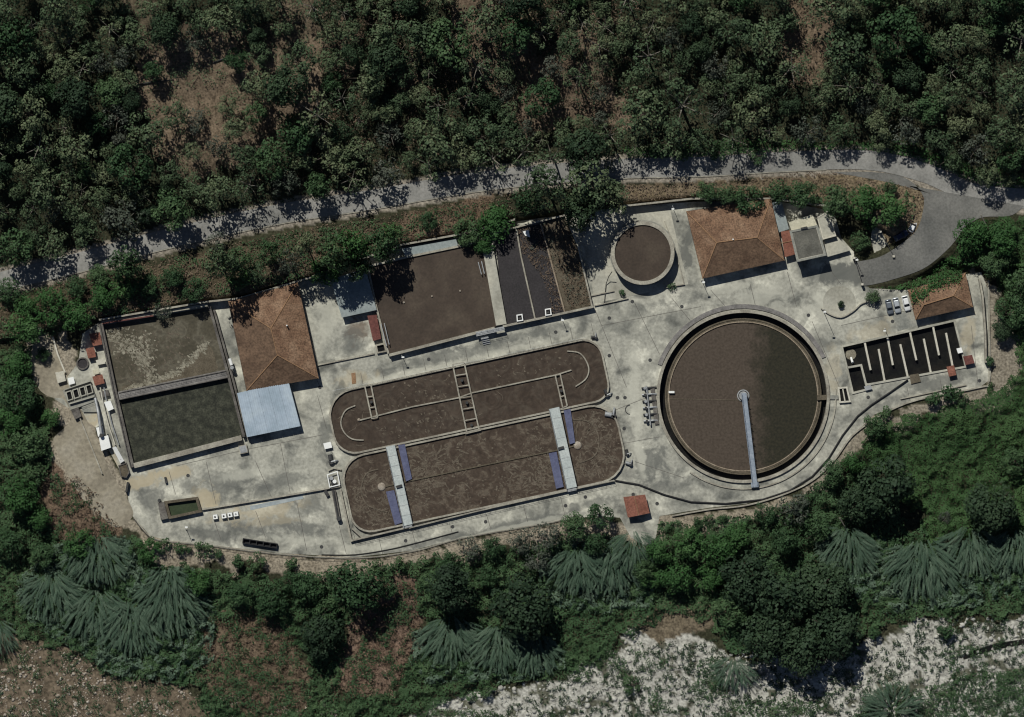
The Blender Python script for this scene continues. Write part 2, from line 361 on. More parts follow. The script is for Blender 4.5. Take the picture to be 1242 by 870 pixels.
F = np.stack([a, a+nx, a+nx+1, a+1], -1)
fr = A_(RIVER)[:-1, :-1].ravel(); fs = A_(SLOPE)[:-1, :-1].ravel() & ~fr
for nm, msk, mt in (('ground', ~fr & ~fs, 'terrain'), ('riverbed', fr, 'terrain_pebble'), ('gravel_slope', fs, 'terrain_pebble')):
    f = F[msk]; u, inv = np.unique(f, return_inverse=True)
    o = mesh_obj(nm, V[u], inv.reshape(-1, 4), mt, smooth=True); struct(o)
    ca = o.data.color_attributes.new('soil', 'FLOAT_COLOR', 'POINT')
    cc = np.concatenate([GC.reshape(-1, 3)[u], np.ones((len(u), 1))], 1); ca.data.foreach_set('color', cc.astype(np.float32).ravel())
# ---------------- sheet with holes ----------------
def sheet(name, outer, holes, z, m):
    pts = []; loops = []
    for l in [outer]+holes:
        loops.append([len(pts)+i for i in range(len(l))]); pts += [Vector(W(x, y, 0)[:2]) for x, y in l]
    edges = [(l[i], l[(i+1) % len(l)]) for l in loops for i in range(len(l))]
    vs, es, fs, *_ = delaunay_2d_cdt(pts, edges, [], 0, 1e-4)
    out = []
    for f in fs:
        c = sum((vs[i] for i in f), Vector((0, 0)))/len(f); x, y = c.x/S+621, 435-c.y/S
        if inside([x], [y], outer)[0] and not any(inside([x], [y], h)[0] for h in holes):
            a = (vs[f[1]]-vs[f[0]]).cross(vs[f[2]]-vs[f[0]]); out.append(tuple(f) if a > 0 else tuple(f[::-1]))
    return mesh_obj(name, [(v.x, v.y, z) for v in vs], out, m)
circ = lambda cx, cy, r, n=72: [(cx+r*math.cos(2*math.pi*i/n), cy+r*math.sin(2*math.pi*i/n)) for i in range(n)]
# yard concrete with weathering blotches (own colour of the slab: soil wash and old grey concrete)
ym = mat('yard_concrete', [(.115,.117,.106),(.235,.233,.205),(.34,.333,.288),(.385,.377,.325),(.56,.545,.465)], .14, .92, 1.1, .22, .15, dist=.6, detail=12, stops=[.30,.41,.5,.58,.68])
def blotch(m, blobs):
    N = m.node_tree.nodes; L = m.node_tree.links; b = N['Principled BSDF']; cur = N[m['mul']].outputs[0]
    g = N.new('ShaderNodeNewGeometry')
    n = N.new('ShaderNodeTexNoise'); n.inputs['Scale'].default_value = .22; n.inputs['Detail'].default_value = 10; n.inputs['Roughness'].default_value = .62; n.inputs['Distortion'].default_value = .6; L.new(g.outputs['Position'], n.inputs['Vector'])
    for px, py, rx, ry, ang, col, st in blobs:
        mp = N.new('ShaderNodeMapping'); mp.vector_type = 'TEXTURE'; mp.inputs['Location'].default_value = W(px, py, 0)
        mp.inputs['Rotation'].default_value = (0, 0, math.radians(ang)); mp.inputs['Scale'].default_value = (rx*S, ry*S, 40)
        L.new(g.outputs['Position'], mp.inputs['Vector'])
        ln = N.new('ShaderNodeVectorMath'); ln.operation = 'LENGTH'; L.new(mp.outputs[0], ln.inputs[0])
        ad = N.new('ShaderNodeMath'); ad.operation = 'MULTIPLY_ADD'; ad.inputs[1].default_value = -4.4; L.new(n.outputs['Fac'], ad.inputs[0]); 
        a2 = N.new('ShaderNodeMath'); a2.operation = 'ADD'; a2.inputs[1].default_value = 2.15; L.new(ln.outputs['Value'], a2.inputs[0]); L.new(a2.outputs[0], ad.inputs[2])
        mr = N.new('ShaderNodeMapRange'); mr.inputs[1].default_value = .55; mr.inputs[2].default_value = 1.15; mr.inputs[3].default_value = st; mr.inputs[4].default_value = 0
        L.new(ad.outputs[0], mr.inputs[0])
        mx = N.new('ShaderNodeMix'); mx.data_type = 'RGBA'; mx.inputs['B'].default_value = (0,0,0,1)
        for i_ in mx.inputs:
            if i_.type == 'RGBA' and i_.name == 'B': i_.default_value = (*col, 1)
        L.new(mr.outputs[0], mx.inputs[0]); A = [i_ for i_ in mx.inputs if i_.type == 'RGBA' and i_.name == 'A'][0]; L.new(cur, A)
        cur = [o_ for o_ in mx.outputs if o_.type == 'RGBA'][0]
    L.new(cur, b.inputs['Base Color'])
GR = (.115,.118,.11); TN = (.43,.37,.26); DK = (.10,.10,.095); WT = (.50,.49,.42)
blotch(ym, [(355,640,42,12,-10,GR,.75),(255,648,40,8,-10,GR,.7),(295,640,30,7,-15,GR,.65),(275,590,35,16,10,GR,.6),(340,585,35,12,10,GR,.55),(180,605,16,12,0,GR,.6),(175,583,30,9,10,TN,.8),(210,575,22,7,10,TN,.8),(248,605,14,16,0,TN,.8),(310,622,60,8,10,TN,.6),(330,633,40,5,5,TN,.4),(395,530,10,30,0,GR,.7),(400,565,6,14,0,DK,.5),
  (545,432,90,8,12,GR,.6),(620,410,80,5,12,GR,.55),(745,515,14,12,0,DK,.5),(790,560,20,28,0,GR,.75),(800,590,26,10,0,GR,.6),(1025,330,30,16,0,GR,.9),(985,335,14,10,0,GR,.5),(540,656,150,5,11,GR,.7),(640,634,70,6,11,GR,.65),(720,610,40,6,10,GR,.7),(860,625,60,6,0,GR,.5),(1135,465,40,8,14,GR,.7),(1075,490,25,9,20,GR,.6),(755,310,20,24,0,GR,.6),(835,290,8,40,-14,GR,.85),(1005,375,30,16,0,WT,.6),(925,365,30,14,10,WT,.5),(750,395,60,20,0,GR,.25),(1010,440,8,30,0,TN,.4),(1175,405,8,22,-10,TN,.5),(420,460,30,8,10,TN,.5),(432,398,14,14,0,(.13,.09,.065),.7),(425,410,12,20,0,GR,.5),(400,380,14,40,-14,WT,.5),(320,600,20,9,10,GR,.6),(380,610,12,16,0,GR,.6),(230,590,12,10,0,GR,.5),(360,655,34,6,-4,WT,.5),(300,575,40,6,12,WT,.5),(410,480,6,26,-12,GR,.6),(520,448,60,4,12,WT,.6),(640,420,50,4,12,WT,.5),(770,480,8,50,5,WT,.6),(775,545,6,30,10,WT,.7),(760,575,14,6,0,DK,.4),(840,360,40,6,12,GR,.5),(880,350,40,5,12,WT,.5),(1000,420,12,20,0,GR,.45),(1090,395,20,6,14,GR,.5),(1060,400,30,10,14,TN,.4),(620,640,80,3,12,WT,.5),(450,665,40,4,0,WT,.5),(105,520,10,22,-20,TN,.9),(130,570,10,18,-20,TN,.9)])
BIG = circ(901.5, 481, 103)
_j = MB()
def joint(a, b): _j.strip([a, b], .55, .0, .008)
for u in range(0, 330, 26):
    if u not in (0,): joint((500+.978*(u-90), 439-.209*(u-90)+0), (500+.978*(u-90)+3, 439-.209*(u-90)+14))
for k in range(8): joint((745+k*0, 372+k*0), (745, 372)) if False else None
for a, b in (((730,395),(850,372)),((722,376),(760,470)),((770,368),(800,430)),((815,362),(842,395)),((862,352),(880,372)),((910,345),(916,370)),((955,330),(966,372)),((1000,318),(1020,345)),((740,500),(790,480)),((745,540),(800,530)),((770,560),(830,580)),((300,545),(390,528)),((310,560),(330,605)),((250,560),(262,612)),((340,538),(352,598)),((205,572),(213,600)),((215,565),(300,545)),((260,632),(268,655)),((310,620),(322,652)),((360,610),(372,668)),((410,632),(420,672)),((460,655),(464,672)),((500,645),(505,664)),((545,634),(550,652)),((590,624),(595,641)),((635,614),(640,633)),((680,603),(685,625)),((385,480),(396,520)),((372,430),(388,470)),((1020,395),(1140,368)),((985,390),(1018,470)),((1178,395),(1186,465)),((1100,470),(1104,487)),((1140,460),(1144,478))): joint(a, b)
struct(_j.obj('slab_joint', 'concrete_dark'))
struct(sheet('concrete_yard', YARD, [BIG, CT], 0.0, 'yard_concrete'))
# gravel terrace west of the plant
struct(MB().poly(catmull([(46,408),(62,407),(66,412),(76,445),(88,480),(103,505),(120,540),(135,575),(158,612),(160,628),(140,640),(122,625),(104,610),(90,590),(78,566),(68,545),(66,530),(86,510),(78,485),(62,482),(46,470),(40,440),(38,412)], 4, True), .012).obj('gravel_terrace', 'gravel_pad'))
# roads
def ribbon(name, L_, R_, zf, m, nc=6):
    n = len(L_); vs = []; fs = []
    for i in range(n):
        for j in range(nc+1):
            x, y = lerp(L_[i], R_[i], j/nc); z = zf(x, y); vs.append(W(x, y, z, z))
    for i in range(n-1):
        for j in range(nc):
            a = i*(nc+1)+j; fs.append((a, a+nc+1, a+nc+2, a+1))
    o = mesh_obj(name, vs, fs, m)
    if o.data.polygons[0].normal.z < 0: o.data.flip_normals()
    return struct(o)
def offs(pts, d):
    out = []
    for i in range(len(pts)):
        a = Vector(pts[max(i-1, 0)]); b = Vector(pts[min(i+1, len(pts)-1)]); t = (b-a).normalized(); out.append((pts[i][0]-t.y*d, pts[i][1]+t.x*d))
    return out
ribbon('road', offs(ROAD_C, -12.5), offs(ROAD_C, 11), lambda x, y: 4.0, 'asphalt')
def resamp(pts, n):
    d = [0]
    for a, b in zip(pts[:-1], pts[1:]): d.append(d[-1]+math.dist(a, b))
    t = np.linspace(0, d[-1], n); return list(zip(np.interp(t, d, [p[0] for p in pts]), np.interp(t, d, [p[1] for p in pts])))
ribbon('access_road', resamp(ACC_IN, 40), resamp(ACC_OUT, 40), lambda x, y: float(road_acc_z(x, y))+.01, 'asphalt_dark', 10)
mk = MB().strip([p for p in offs(ROAD_C, 11.6) if p[0] < 1010], .9, 3.9, 4.10, zr=4)
tag(mk.obj('road_kerb', 'concrete_wall'), 'long low concrete kerb along the downhill edge of the upper road', 'kerb')
# ---------------- walls / fences round the plant ----------------
for k, (i0, i1, lab) in enumerate(((3, 10, 'long concrete retaining wall under the road bank behind the left basins and sludge beds'), (10, 14, 'concrete retaining wall under the hedge bank behind the right terracotta building'))):
    pts = WALL_N[i0:i1]
    if k == 1: pts = [(752,250.5)]+WALL_N[11:14]
    tag(MB().strip(pts, 2.2, -.4, 3.05).obj('retaining_wall', 'concrete_wall'), lab, 'wall')
EDGE_S = catmull([(162,628),(182,651),(205,657),(245,661),(336,672),(430,677),(500,669),(560,653),(640,639),(705,627)], 5)
fw = thing('boundary_fence', 'thin dark wire fence on a low kerb along the lower edge of the yard', 'fence', 160, 640)
MB().strip(EDGE_S, 1.6, -.5, .35).obj('kerb', 'concrete_wall', fw)
rl = MB(); rl.ptube([(x, y, 1.5) for x, y in EDGE_S], .05, 0); rl.ptube([(x, y, .9) for x, y in EDGE_S], .04, 0); rl.obj('rail', 'dark_metal', fw)
po = resamp(EDGE_S, 45)
pm = MB().cyl(*po[0], .05, .3, 1.55, 6).obj('post', 'dark_metal', fw)
for x, y in po[1:]:
    c = pm.copy(); COL.objects.link(c); a = W(*po[0]); b = W(x, y); c.location = (b[0]-a[0], b[1]-a[1], 0)
EDGE_E = catmull([(1199,340),(1200,400),(1200,462),(1188,470),(1100,489),(1040,523),(1012,558),(985,583),(950,600),(905,613),(860,618),(815,626)], 6)
tag(MB().strip(EDGE_E, 1.8, -.5, .6).obj('parapet_wall', 'concrete_wall'), 'low concrete parapet curving round the right end of the plant below the big clarifier', 'wall')
tag(MB().strip([(1188,338),(1192,360),(1195,400),(1196,440)], 2.2, -.4, 2.2).obj('side_wall', 'concrete_wall'), 'pale upright boundary wall right of the small tiled building', 'wall')
# kerbs and low walls inside the yard
def lowwall(name, pts, wd, h, lab, m='concrete_wall', cat='wall'): return tag(MB().strip(pts, wd, -.1, h).obj(name, m), lab, cat)
lowwall('low_wall', [(245,618),(300,609),(360,599),(411,590)], 2.0, .9, 'long straight low wall from the green water basin to the ditch valves')
lowwall('low_wall', [(364,350),(385,443),(454,429)], 1.6, .55, 'low kerb wall edging the pale forecourt beside the left tiled building')
lowwall('low_wall', [(717,359),(745,353)], 1.2, .5, 'short kerb between the sludge beds and the small round tank')
lowwall('low_wall', [(721,371),(762,362)], 1.2, .6, 'outer short kerb in front of the shrub by the small round tank')
lowwall('low_wall', [(806,349),(830,345),(818,300),(806,268)], 1.2, .6, 'angled kerb right of the small round tank')
lowwall('low_wall', [(64,409),(70,430),(79,452)], 1.8, .9, 'short pale wall beside the inlet works under the left trees', 'plaster')
lowwall('low_wall', [(96,505),(108,535),(124,575)], 1.6, .8, 'thin low wall between gravel terrace and the white truck')
lowwall('low_wall', catmull([(996,374),(1006,381),(1020,385),(1034,378),(1044,369),(1052,366)], 5), 1.3, .7, 'curved low wall of the round planting bed below the gate')
lowwall('low_wall', [(155,585),(153,597)], 2.4, 1.6, 'short dark stub wall at the lower left corner of the double aeration basin', 'dark_metal')
struct(MB().poly([(366,352),(384,440),(452,426),(446,398),(432,392),(415,385),(403,340)], .02).obj('forecourt_slab', 'yard_concrete'))
struct(MB().poly([(1082,382),(1107,376),(1113,395),(1089,402)], .02).obj('parking_slab', 'concrete_grey'))
struct(MB().poly([(1060,264),(1069,280),(1078,298),(1061,309),(1056,290)], .14).obj('gate_slab', 'concrete'))
tag(MB().poly([(303,614),(367,601),(368,605),(304,619)], .03).obj('painted_strip', 'strip_blue'), 'pale blue strip lying along the foot of the long low wall', 'strip')
bl = MB().ring(1018, 367, 0, 20, -.1, .02, 40); tag(bl.obj('round_slab', 'concrete'), 'round pale concrete pad beside the curved low wall', 'slab')
# ---------------- railings ----------------
def railing(parent, pts, z, m='steel', h=1.05, gap=6):
    r = MB()
    for q in (h, h*.5): r.ptube([(x, y, z+q) for x, y in pts], .035, 0, 5)
    L = sum(math.dist(a, b) for a, b in zip(pts[:-1], pts[1:]))
    for x, y in resamp(pts, max(2, int(L/gap)+1)): r.cyl(x, y, .035, z, z+h, 5)
    return r.obj('railing', m, parent)
# ---------------- double aeration basin ----------------
NW, NE, SE, SW = (122,393), (252.5,371.5), (297,531), (160.5,567)
ab = thing('aeration_basin', 'large double rectangular basin with foaming brown half above and dark speckled half below', 'basin', 210, 470)
MB().strip([NW, (138,470), SW], 5.2, -.3, 2.0).obj('wall', 'concrete_dark', ab)
MB().strip([(254,371.5),(276,452),(296,530)], 3.2, -.3, 2.0).obj('wall', 'concrete_dark', ab)
MB().strip([(259.5,376),(281,454),(301,532)], 2.2, -.3, 1.9).obj('channel_wall', 'concrete_dark', ab)
MB().strip([(123,391.5),(252,369.8)], 3.4, -.3, 2.05).obj('wall', 'concrete_wall', ab)
MB().strip([(162.5,565),(228,548),(293,531)], 6.2, -.3, 2.02).obj('wall', 'concrete_wall', ab)
MB().strip([(144,480.5),(276,453.5)], 10.5, -.3, 1.85).obj('walkway', 'walkway_grey', ab)
MB().strip([(144,476.5),(276,449.5)], 1.0, 1.84, 2.15).obj('kerb', 'concrete_dark', ab)
MB().strip([(144.6,484.8),(276.8,457.8)], 1.0, 1.84, 2.15).obj('kerb', 'concrete_dark', ab)
MB().strip([(124,392.5),(186,383)], 1.6, 2.04, 2.3).obj('cover', 'paint_red', ab)
wm = mat('water_foam', [(.045,.039,.025),(.060,.052,.034),(.072,.063,.043),(.105,.094,.068),(.080,.070,.050),(.06,.052,.036)], .20, .55, 1.4, .25, dist=.7, detail=15, stops=[.3,.45,.53,.58,.64,.70])
MB().poly([(123,395),(253,373),(277,452),(143,478)], .1).obj('water', 'water_foam', ab)
MB().poly([(145,484),(278,456),(296,530),(163,564)], .35).obj('water', 'water_dark_green', ab)
fm = catmull([(150,468),(175,466),(200,458),(222,447),(235,428),(250,418),(258,425),(262,440),(262,449),(230,458),(180,468),(152,474)], 4, True)
MB().poly(fm, .13).obj('scum', 'scum', ab)
railing(ab, [(146,479),(275,451.5)], 1.86, 'dark_metal')
railing(ab, [(122,393),(138,470),(159,565)], 2.0, 'dark_metal')
bx = thing('valve_box', 'small concrete box at the lower right corner of the double aeration basin', 'box', 295, 546)
MB().prism([(289,541),(299,539),(301,549),(291,551)], -.1, 1.2).obj('body', 'concrete_wall', bx); MB().prism([(290,542),(298,540),(300,548),(292,550)], 1.2, 1.28).obj('lid', 'steel', bx)
rf_ = random.Random(3)
def froth(parent, n, box_, ang, L, z, m, wob=2.5, wmax=1.6, keep=None):
    mb = MB()
    for _ in range(n):
        x = rf_.uniform(box_[0], box_[2]); y = rf_.uniform(box_[1], box_[3]); a = math.radians(ang(x, y)+rf_.gauss(0, 22)); l = L*rf_.uniform(.4, 1.4); p = [(x, y)]; 
        for k in range(5): a += rf_.gauss(0, .35); p.append((p[-1][0]+math.cos(a)*l/5, p[-1][1]+math.sin(a)*l/5))
        if keep and not all(inside([q[0]], [q[1]], keep)[0] for q in p): continue
        ws = [rf_.uniform(.3, wmax)*w_ for w_ in (.15, .7, 1, .8, .5, .1)]; lf, rt_ = [], []
        for k, q in enumerate(p):
            d = Vector((p[min(k+1, 5)][0]-p[max(k-1, 0)][0], p[min(k+1, 5)][1]-p[max(k-1, 0)][1])).normalized()
            lf.append((q[0]-d.y*ws[k], q[1]+d.x*ws[k])); rt_.append((q[0]+d.y*ws[k], q[1]-d.x*ws[k]))
        zz = z+rf_.uniform(0, .02); v = [W(*q, zz, zz) for q in lf]+[W(*q, zz, zz) for q in rt_]
        mb.add(v, [(k, k+1, 7+k, 6+k) for k in range(5)])
    o = mb.obj('foam', m, parent); o['kind'] = 'stuff'; return o
KB = [(125,397),(251,375),(274,450),(146,476)]
def froth_path(parent, pts, n, sd, L, z, m, wmax, keep):
    rp = resamp(pts, 60)
    for part in range(3):
        pass
    mb_pts = [rp[rf_.randrange(60)] for _ in range(n)]; mb = MB()
    for c in mb_pts:
        x, y = c[0]+rf_.gauss(0, sd), c[1]+rf_.gauss(0, sd); r = rf_.uniform(.5, 1)*L; k = rf_.randint(6, 9); a0 = rf_.uniform(0, 6.28); el = rf_.uniform(.25, .7); th = rf_.gauss(.6, .7)
        q = []
        for i in range(k):
            a = a0+2*math.pi*i/k; rr_ = r*rf_.uniform(.45, 1.15); u, v = rr_*math.cos(a), rr_*el*math.sin(a); q.append((x+u*math.cos(th)-v*math.sin(th), y+u*math.sin(th)+v*math.cos(th)))
        if not all(inside([p[0]], [p[1]], keep)[0] for p in q): continue
        zz = z+rf_.uniform(0, .03); mb.poly(q, zz)
    o = mb.obj('foam', m, parent); o['kind'] = 'stuff'; return o
froth_path(ab, [(130,405),(150,418),(165,428),(178,444),(184,462)], 330, 4.5, 2.9, .12, 'froth_pale', 1, KB)
froth_path(ab, [(150,400),(162,412),(180,420),(176,440)], 150, 6, 2.6, .12, 'froth_pale', 1, KB)
froth_path(ab, [(146,474),(185,464),(218,450),(232,436),(250,418)], 300, 2.4, 3.0, .16, 'froth_pale', 1, KB)
froth_path(ab, [(128,410),(160,440),(200,440),(220,420),(190,400)], 160, 14, 2.2, .12, 'froth', 1, KB)
froth(ab, 90, (130,398,215,470), lambda x, y: 45, 9, .12, 'froth', wmax=.8, keep=KB)
# mixers on the basin's rim
def pump(px, py, lab, a=0, s=1, mb='steel', grp=None):
    t = thing('pump', lab, 'pump', px, py, 0, grp)
    c, q = math.cos(math.radians(a)), math.sin(math.radians(a))
    X = lambda u, v: (px+(u*c-v*q)*s, py+(u*q+v*c)*s)
    MB().prism([X(-4,-2), X(4,-2), X(4,2), X(-4,2)], -.1, .25).obj('base', 'concrete_grey', t)
    MB().ptube([(*X(-3,0), .75), (*X(1.5,0), .75)], .42*s, 0, 12).obj('motor', mb, t)
    MB().cyl(*X(2.6,0), .5*s, .25, 1.1, 12).obj('volute', 'dark_metal', t)
    MB().ptube([(*X(2.6,0), 1.0), (*X(2.6,-3), 1.0), (*X(2.6,-5), .2)], .18*s, 0, 8).obj('pipe', 'steel', t)
    return t
t = thing('aerator_motor', 'pale motor unit standing on the right rim of the double aeration basin', 'motor', 280, 442)
MB().ptube([(279,435,2.6),(281.5,443,2.6)], .5, 0, 12).obj('motor', 'white_paint', t); MB().cyl(282,446,.55,1.9,3.1,12).obj('gearbox', 'steel', t)
# ---------------- buildings ----------------
def hip_roof(corners, ridge, z0, zr_, parent, cols, ov=1.5, caps=True):
    """corners NW NE SE SW order; ridge two points; slopes as parts"""
    c = [Vector(p) for p in corners]; cen = sum(c, Vector((0, 0)))/4
    ck = [W(p.x, p.y, z0, z0) for p in c]; rk = [W(x, y, zr_, z0) for x, y in ridge]
    ra, rb = rk
    faces = {'a': [ck[0], ra, ck[3]], 'b': [ck[1], rb, ck[2]], 'n': [ck[0], ck[1], rb, ra], 's': [ck[3], ra, rb, ck[2]]}
    return ck, rk
def slab_from_face(vs, th=.18):
    n = len(vs); lo = [(x, y, z-th) for x, y, z in vs]
    return vs+lo, [tuple(range(n)), tuple(range(2*n-1, n-1, -1))]+[(i, n+i, n+(i+1) % n, (i+1) % n) for i in range(n)]
def slope(name, vs, m, parent):
    a = (Vector(vs[1])-Vector(vs[0])).cross(Vector(vs[2])-Vector(vs[0]))
    if a.z < 0: vs = vs[::-1]
    v, f = slab_from_face(vs); return mesh_obj(name, v, f, m, parent)
def inset(poly, d):
    c = sum((Vector(p) for p in poly), Vector((0, 0)))/len(poly); return [tuple(Vector(p)+(c-Vector(p)).normalized()*d) for p in poly]
def opening(parent, p, q, t0, t1, z0, z1, name, m, fm='white_paint'):
    """frame+pane on wall between px points p,q, sitting proud"""
    a = lerp(p, q, t0); b = lerp(p, q, t1)
    fr_ = MB(); e = .12
    A, B = Vector(W(*a)), Vector(W(*b)); d = (B-A).normalized(); n = Vector((d.y, -d.x, 0))
    def bar(P0, P1, za, zb, o0, o1):
        vs = [P0+n*o0, P1+n*o0, P1+n*o1, P0+n*o1]
        fr_.add([(v.x, v.y, za) for v in vs]+[(v.x, v.y, zb) for v in vs], [(0,1,2,3),(7,6,5,4),(0,4,5,1),(1,5,6,2),(2,6,7,3),(3,7,4,0)])
    bar(A, A+d*e, z0, z1, -.03, .08); bar(B-d*e, B, z0, z1, -.03, .08); bar(A+d*e, B-d*e, z1-e, z1, -.03, .08)
    f_ = fr_.obj(name, fm, parent)
    g_ = MB(); vs = [A+n*.02, B+n*.02, B+n*.04, A+n*.04]
    g_.add([(v.x, v.y, z0) for v in vs]+[(v.x, v.y, z1-.02) for v in vs], [(0,1,2,3),(7,6,5,4),(0,4,5,1),(1,5,6,2),(2,6,7,3),(3,7,4,0)])
    g_.obj('panel' if name == 'door' else 'pane', m, f_)
def house(name, lab, corners, ridge, z0, zr_, cols, kind='hip', chim=None):
    cc = [sum(p[0] for p in corners)/4, sum(p[1] for p in corners)/4]
    t = thing(name, lab, 'building', cc[0], cc[1])
    wl = inset(corners, 4); MB().prism(wl, -.1, z0-.05, zr=0).obj('wall', 'plaster', t)
    z = lambda p, h: W(p[0], p[1], h, z0)
    c = [z(p, z0) for p in corners]; r = [z(p, zr_) for p in ridge]
    if kind == 'hip':      # ridge[0] near edge 3-0 (W), ridge[1] near edge 1-2 (E)
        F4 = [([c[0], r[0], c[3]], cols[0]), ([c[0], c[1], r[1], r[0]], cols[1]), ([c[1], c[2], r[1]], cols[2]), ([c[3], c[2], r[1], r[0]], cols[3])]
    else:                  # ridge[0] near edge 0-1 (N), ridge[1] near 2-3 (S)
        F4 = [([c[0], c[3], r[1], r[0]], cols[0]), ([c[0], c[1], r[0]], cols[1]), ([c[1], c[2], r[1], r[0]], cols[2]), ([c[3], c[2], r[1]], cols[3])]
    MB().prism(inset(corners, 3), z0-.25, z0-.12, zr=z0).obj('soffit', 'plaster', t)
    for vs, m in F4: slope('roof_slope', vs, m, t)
    up = lambda p: (p[0], p[1], p[2]+.04)
    capl = [(r[0], r[1])]+([(c[0], r[0]), (c[3], r[0]), (c[1], r[1]), (c[2], r[1])] if kind == 'hip' else [(c[0], r[0]), (c[1], r[0]), (c[3], r[1]), (c[2], r[1])])
    for a, b in capl: MB().tube([up(a), up(b)], .16, 6).obj('ridge_cap', 'tile_cap', t)
    g = MB(); g.tube([z(p, z0-.1) for p in corners]+[z(corners[0], z0-.1)], .09, 6); g.obj('gutter', 'dark_metal', t)
    for e in range(4):
        p, q = wl[(e+1) % 4], wl[e]; 
        for t0 in (.12, .42, .74): opening(t, p, q, t0, t0+.12, .0 if (e == 2 and t0 == .42) else 1.0, 2.2, 'door' if (e == 2 and t0 == .42) else 'window', 'dark_metal' if (e == 2 and t0 == .42) else 'glass_dark')
    if chim:
        for x, y in chim:
            k = MB().cyl(x, y, .22, z0, zr_+.5, 8).obj('vent_pipe', 'white_paint' , t)
    return t
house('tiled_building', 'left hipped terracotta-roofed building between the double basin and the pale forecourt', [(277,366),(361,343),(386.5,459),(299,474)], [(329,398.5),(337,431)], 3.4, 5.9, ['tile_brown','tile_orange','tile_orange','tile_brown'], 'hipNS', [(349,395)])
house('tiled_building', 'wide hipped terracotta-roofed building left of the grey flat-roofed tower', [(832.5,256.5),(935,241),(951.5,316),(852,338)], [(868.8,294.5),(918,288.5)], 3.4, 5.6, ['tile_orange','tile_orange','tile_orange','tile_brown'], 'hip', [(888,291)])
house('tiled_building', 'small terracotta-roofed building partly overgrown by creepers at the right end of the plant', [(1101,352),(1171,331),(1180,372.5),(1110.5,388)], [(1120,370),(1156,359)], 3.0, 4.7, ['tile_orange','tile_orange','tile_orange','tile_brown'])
# annex of the wide building
an = thing('annex', 'small reddish-brown lean-to roof between the wide tiled building and the grey tower', 'annex', 957, 300)
MB().prism([(950,285),(962,283),(966,306),(953,310)], -.1, 2.5, zr=0).obj('wall', 'plaster', an)
slope('roof_slope', [W(947,281,3.1,3), W(962,279,3.1,3), W(967,308,2.6,3), W(952,312,2.6,3)], 'tile_red', an)
MB().ptube([(946.5,295.5,3.0),(965,291.5,3.0)], .12, 0).obj('ridge_cap', 'tile_cap', an)
tag(MB().prism([(936,246),(948,244),(957,278),(945,282)], -.1, 2.4).obj('pump_house', 'sheet_grey'), 'narrow flat grey-green roof wedged right of the wide tiled building', 'building')
# grey tower
tw = thing('flat_roofed_tower', 'tall grey flat-roofed building with cream annex roof on its uphill side', 'building', 980, 295)
Tc = [(959,281),(991,274.5),(1001,309),(967.5,316.5)]
MB().prism(Tc, -.1, 5.9).obj('wall', 'plaster', tw); MB().prism(inset(Tc, 2.4), 5.9, 5.93, zr=5.9).obj('roof', 'roof_felt', tw)
MB().strip(Tc, 2.6, 5.88, 6.15, closed=True, zr=6).obj('parapet', 'concrete_grey', tw)
MB().prism([(956.5,270),(985.5,260),(991,273),(960,280)], -.1, 4.6).obj('cream_annex', 'plaster_cream', tw)
MB().prism([(971,276.3),(979,274.6),(979.5,277),(971.5,278.5)], 5.9, 6.5).obj('roof_hatch', 'dark_metal', tw)
wl = Tc
for t0 in (.15, .45, .72): opening(tw, Tc[2], Tc[3], t0, t0+.14, 1.0, 2.3, 'window', 'glass_dark'); opening(tw, Tc[2], Tc[3], t0, t0+.14, 3.8, 5.0, 'window', 'glass_dark')
ws = thing('flat_roofed_hut', 'small white flat-roofed hut right of the grey tower', 'hut', 1002, 273)
Wc = [(991.5,264),(1003.5,257),(1013.5,286),(998.5,290)]
MB().prism(Wc, -.1, 3.3).obj('wall', 'plaster', ws); MB().prism(inset(Wc, 1.6), 3.3, 3.33, zr=3.3).obj('roof', 'concrete', ws); MB().strip(Wc, 1.4, 3.29, 3.5, closed=True, zr=3.4).obj('parapet', 'plaster', ws)
lt = thing('concrete_terrace', 'low concrete terrace with a drop on its yard side right of the grey tower', 'terrace', 1015, 298)
MB().prism([(999.5,291.5),(1016,287.5),(1031,304),(1003,312)], -.1, 1.7).obj('deck', 'concrete', lt)
# blue-grey flat building
bb = thing('flat_roofed_building', 'blue-grey flat-roofed building under tree shade left of the brown settling basin', 'building', 430, 355)
Bc = [(402,340),(443,326),(456,375.5),(415,384.5)]
MB().prism(Bc, -.1, 2.7).obj('wall', 'plaster', bb); MB().prism([tuple(Vector(p)+(Vector(p)-Vector((429,356))).normalized()*1) for p in Bc], 2.7, 2.9).obj('roof', 'sheet_grey', bb)
opening(bb, Bc[2], Bc[3], .2, .35, 0, 2.1, 'door', 'dark_metal'); opening(bb, Bc[2], Bc[3], .55, .8, 1, 2.1, 'window', 'glass_dark')
rb = thing('red_roofed_box', 'narrow dark-red metal cabinet against the left wall of the settling basin', 'cabinet', 454, 398)
MB().prism([(446.5,384),(456,382.5),(461.5,410),(453,413)], -.1, 1.5, zr=0).obj('body', 'paint_red', rb); MB().prism([(445.5,383),(456.8,381.8),(462.3,411),(452.5,413.8)], 1.5, 1.58).obj('lid', 'paint_red', rb)
cb = thing('inspection_chamber', 'open square concrete chamber below the dark-red cabinet', 'chamber', 462, 425)
MB().strip([(456,419),(466,417),(468,426),(458,428)], 1.8, -.1, .9, closed=True).obj('wall', 'concrete_wall', cb); MB().poly([(457,420),(466,418),(467,425),(459,427)], .1).obj('water', 'water_black', cb)
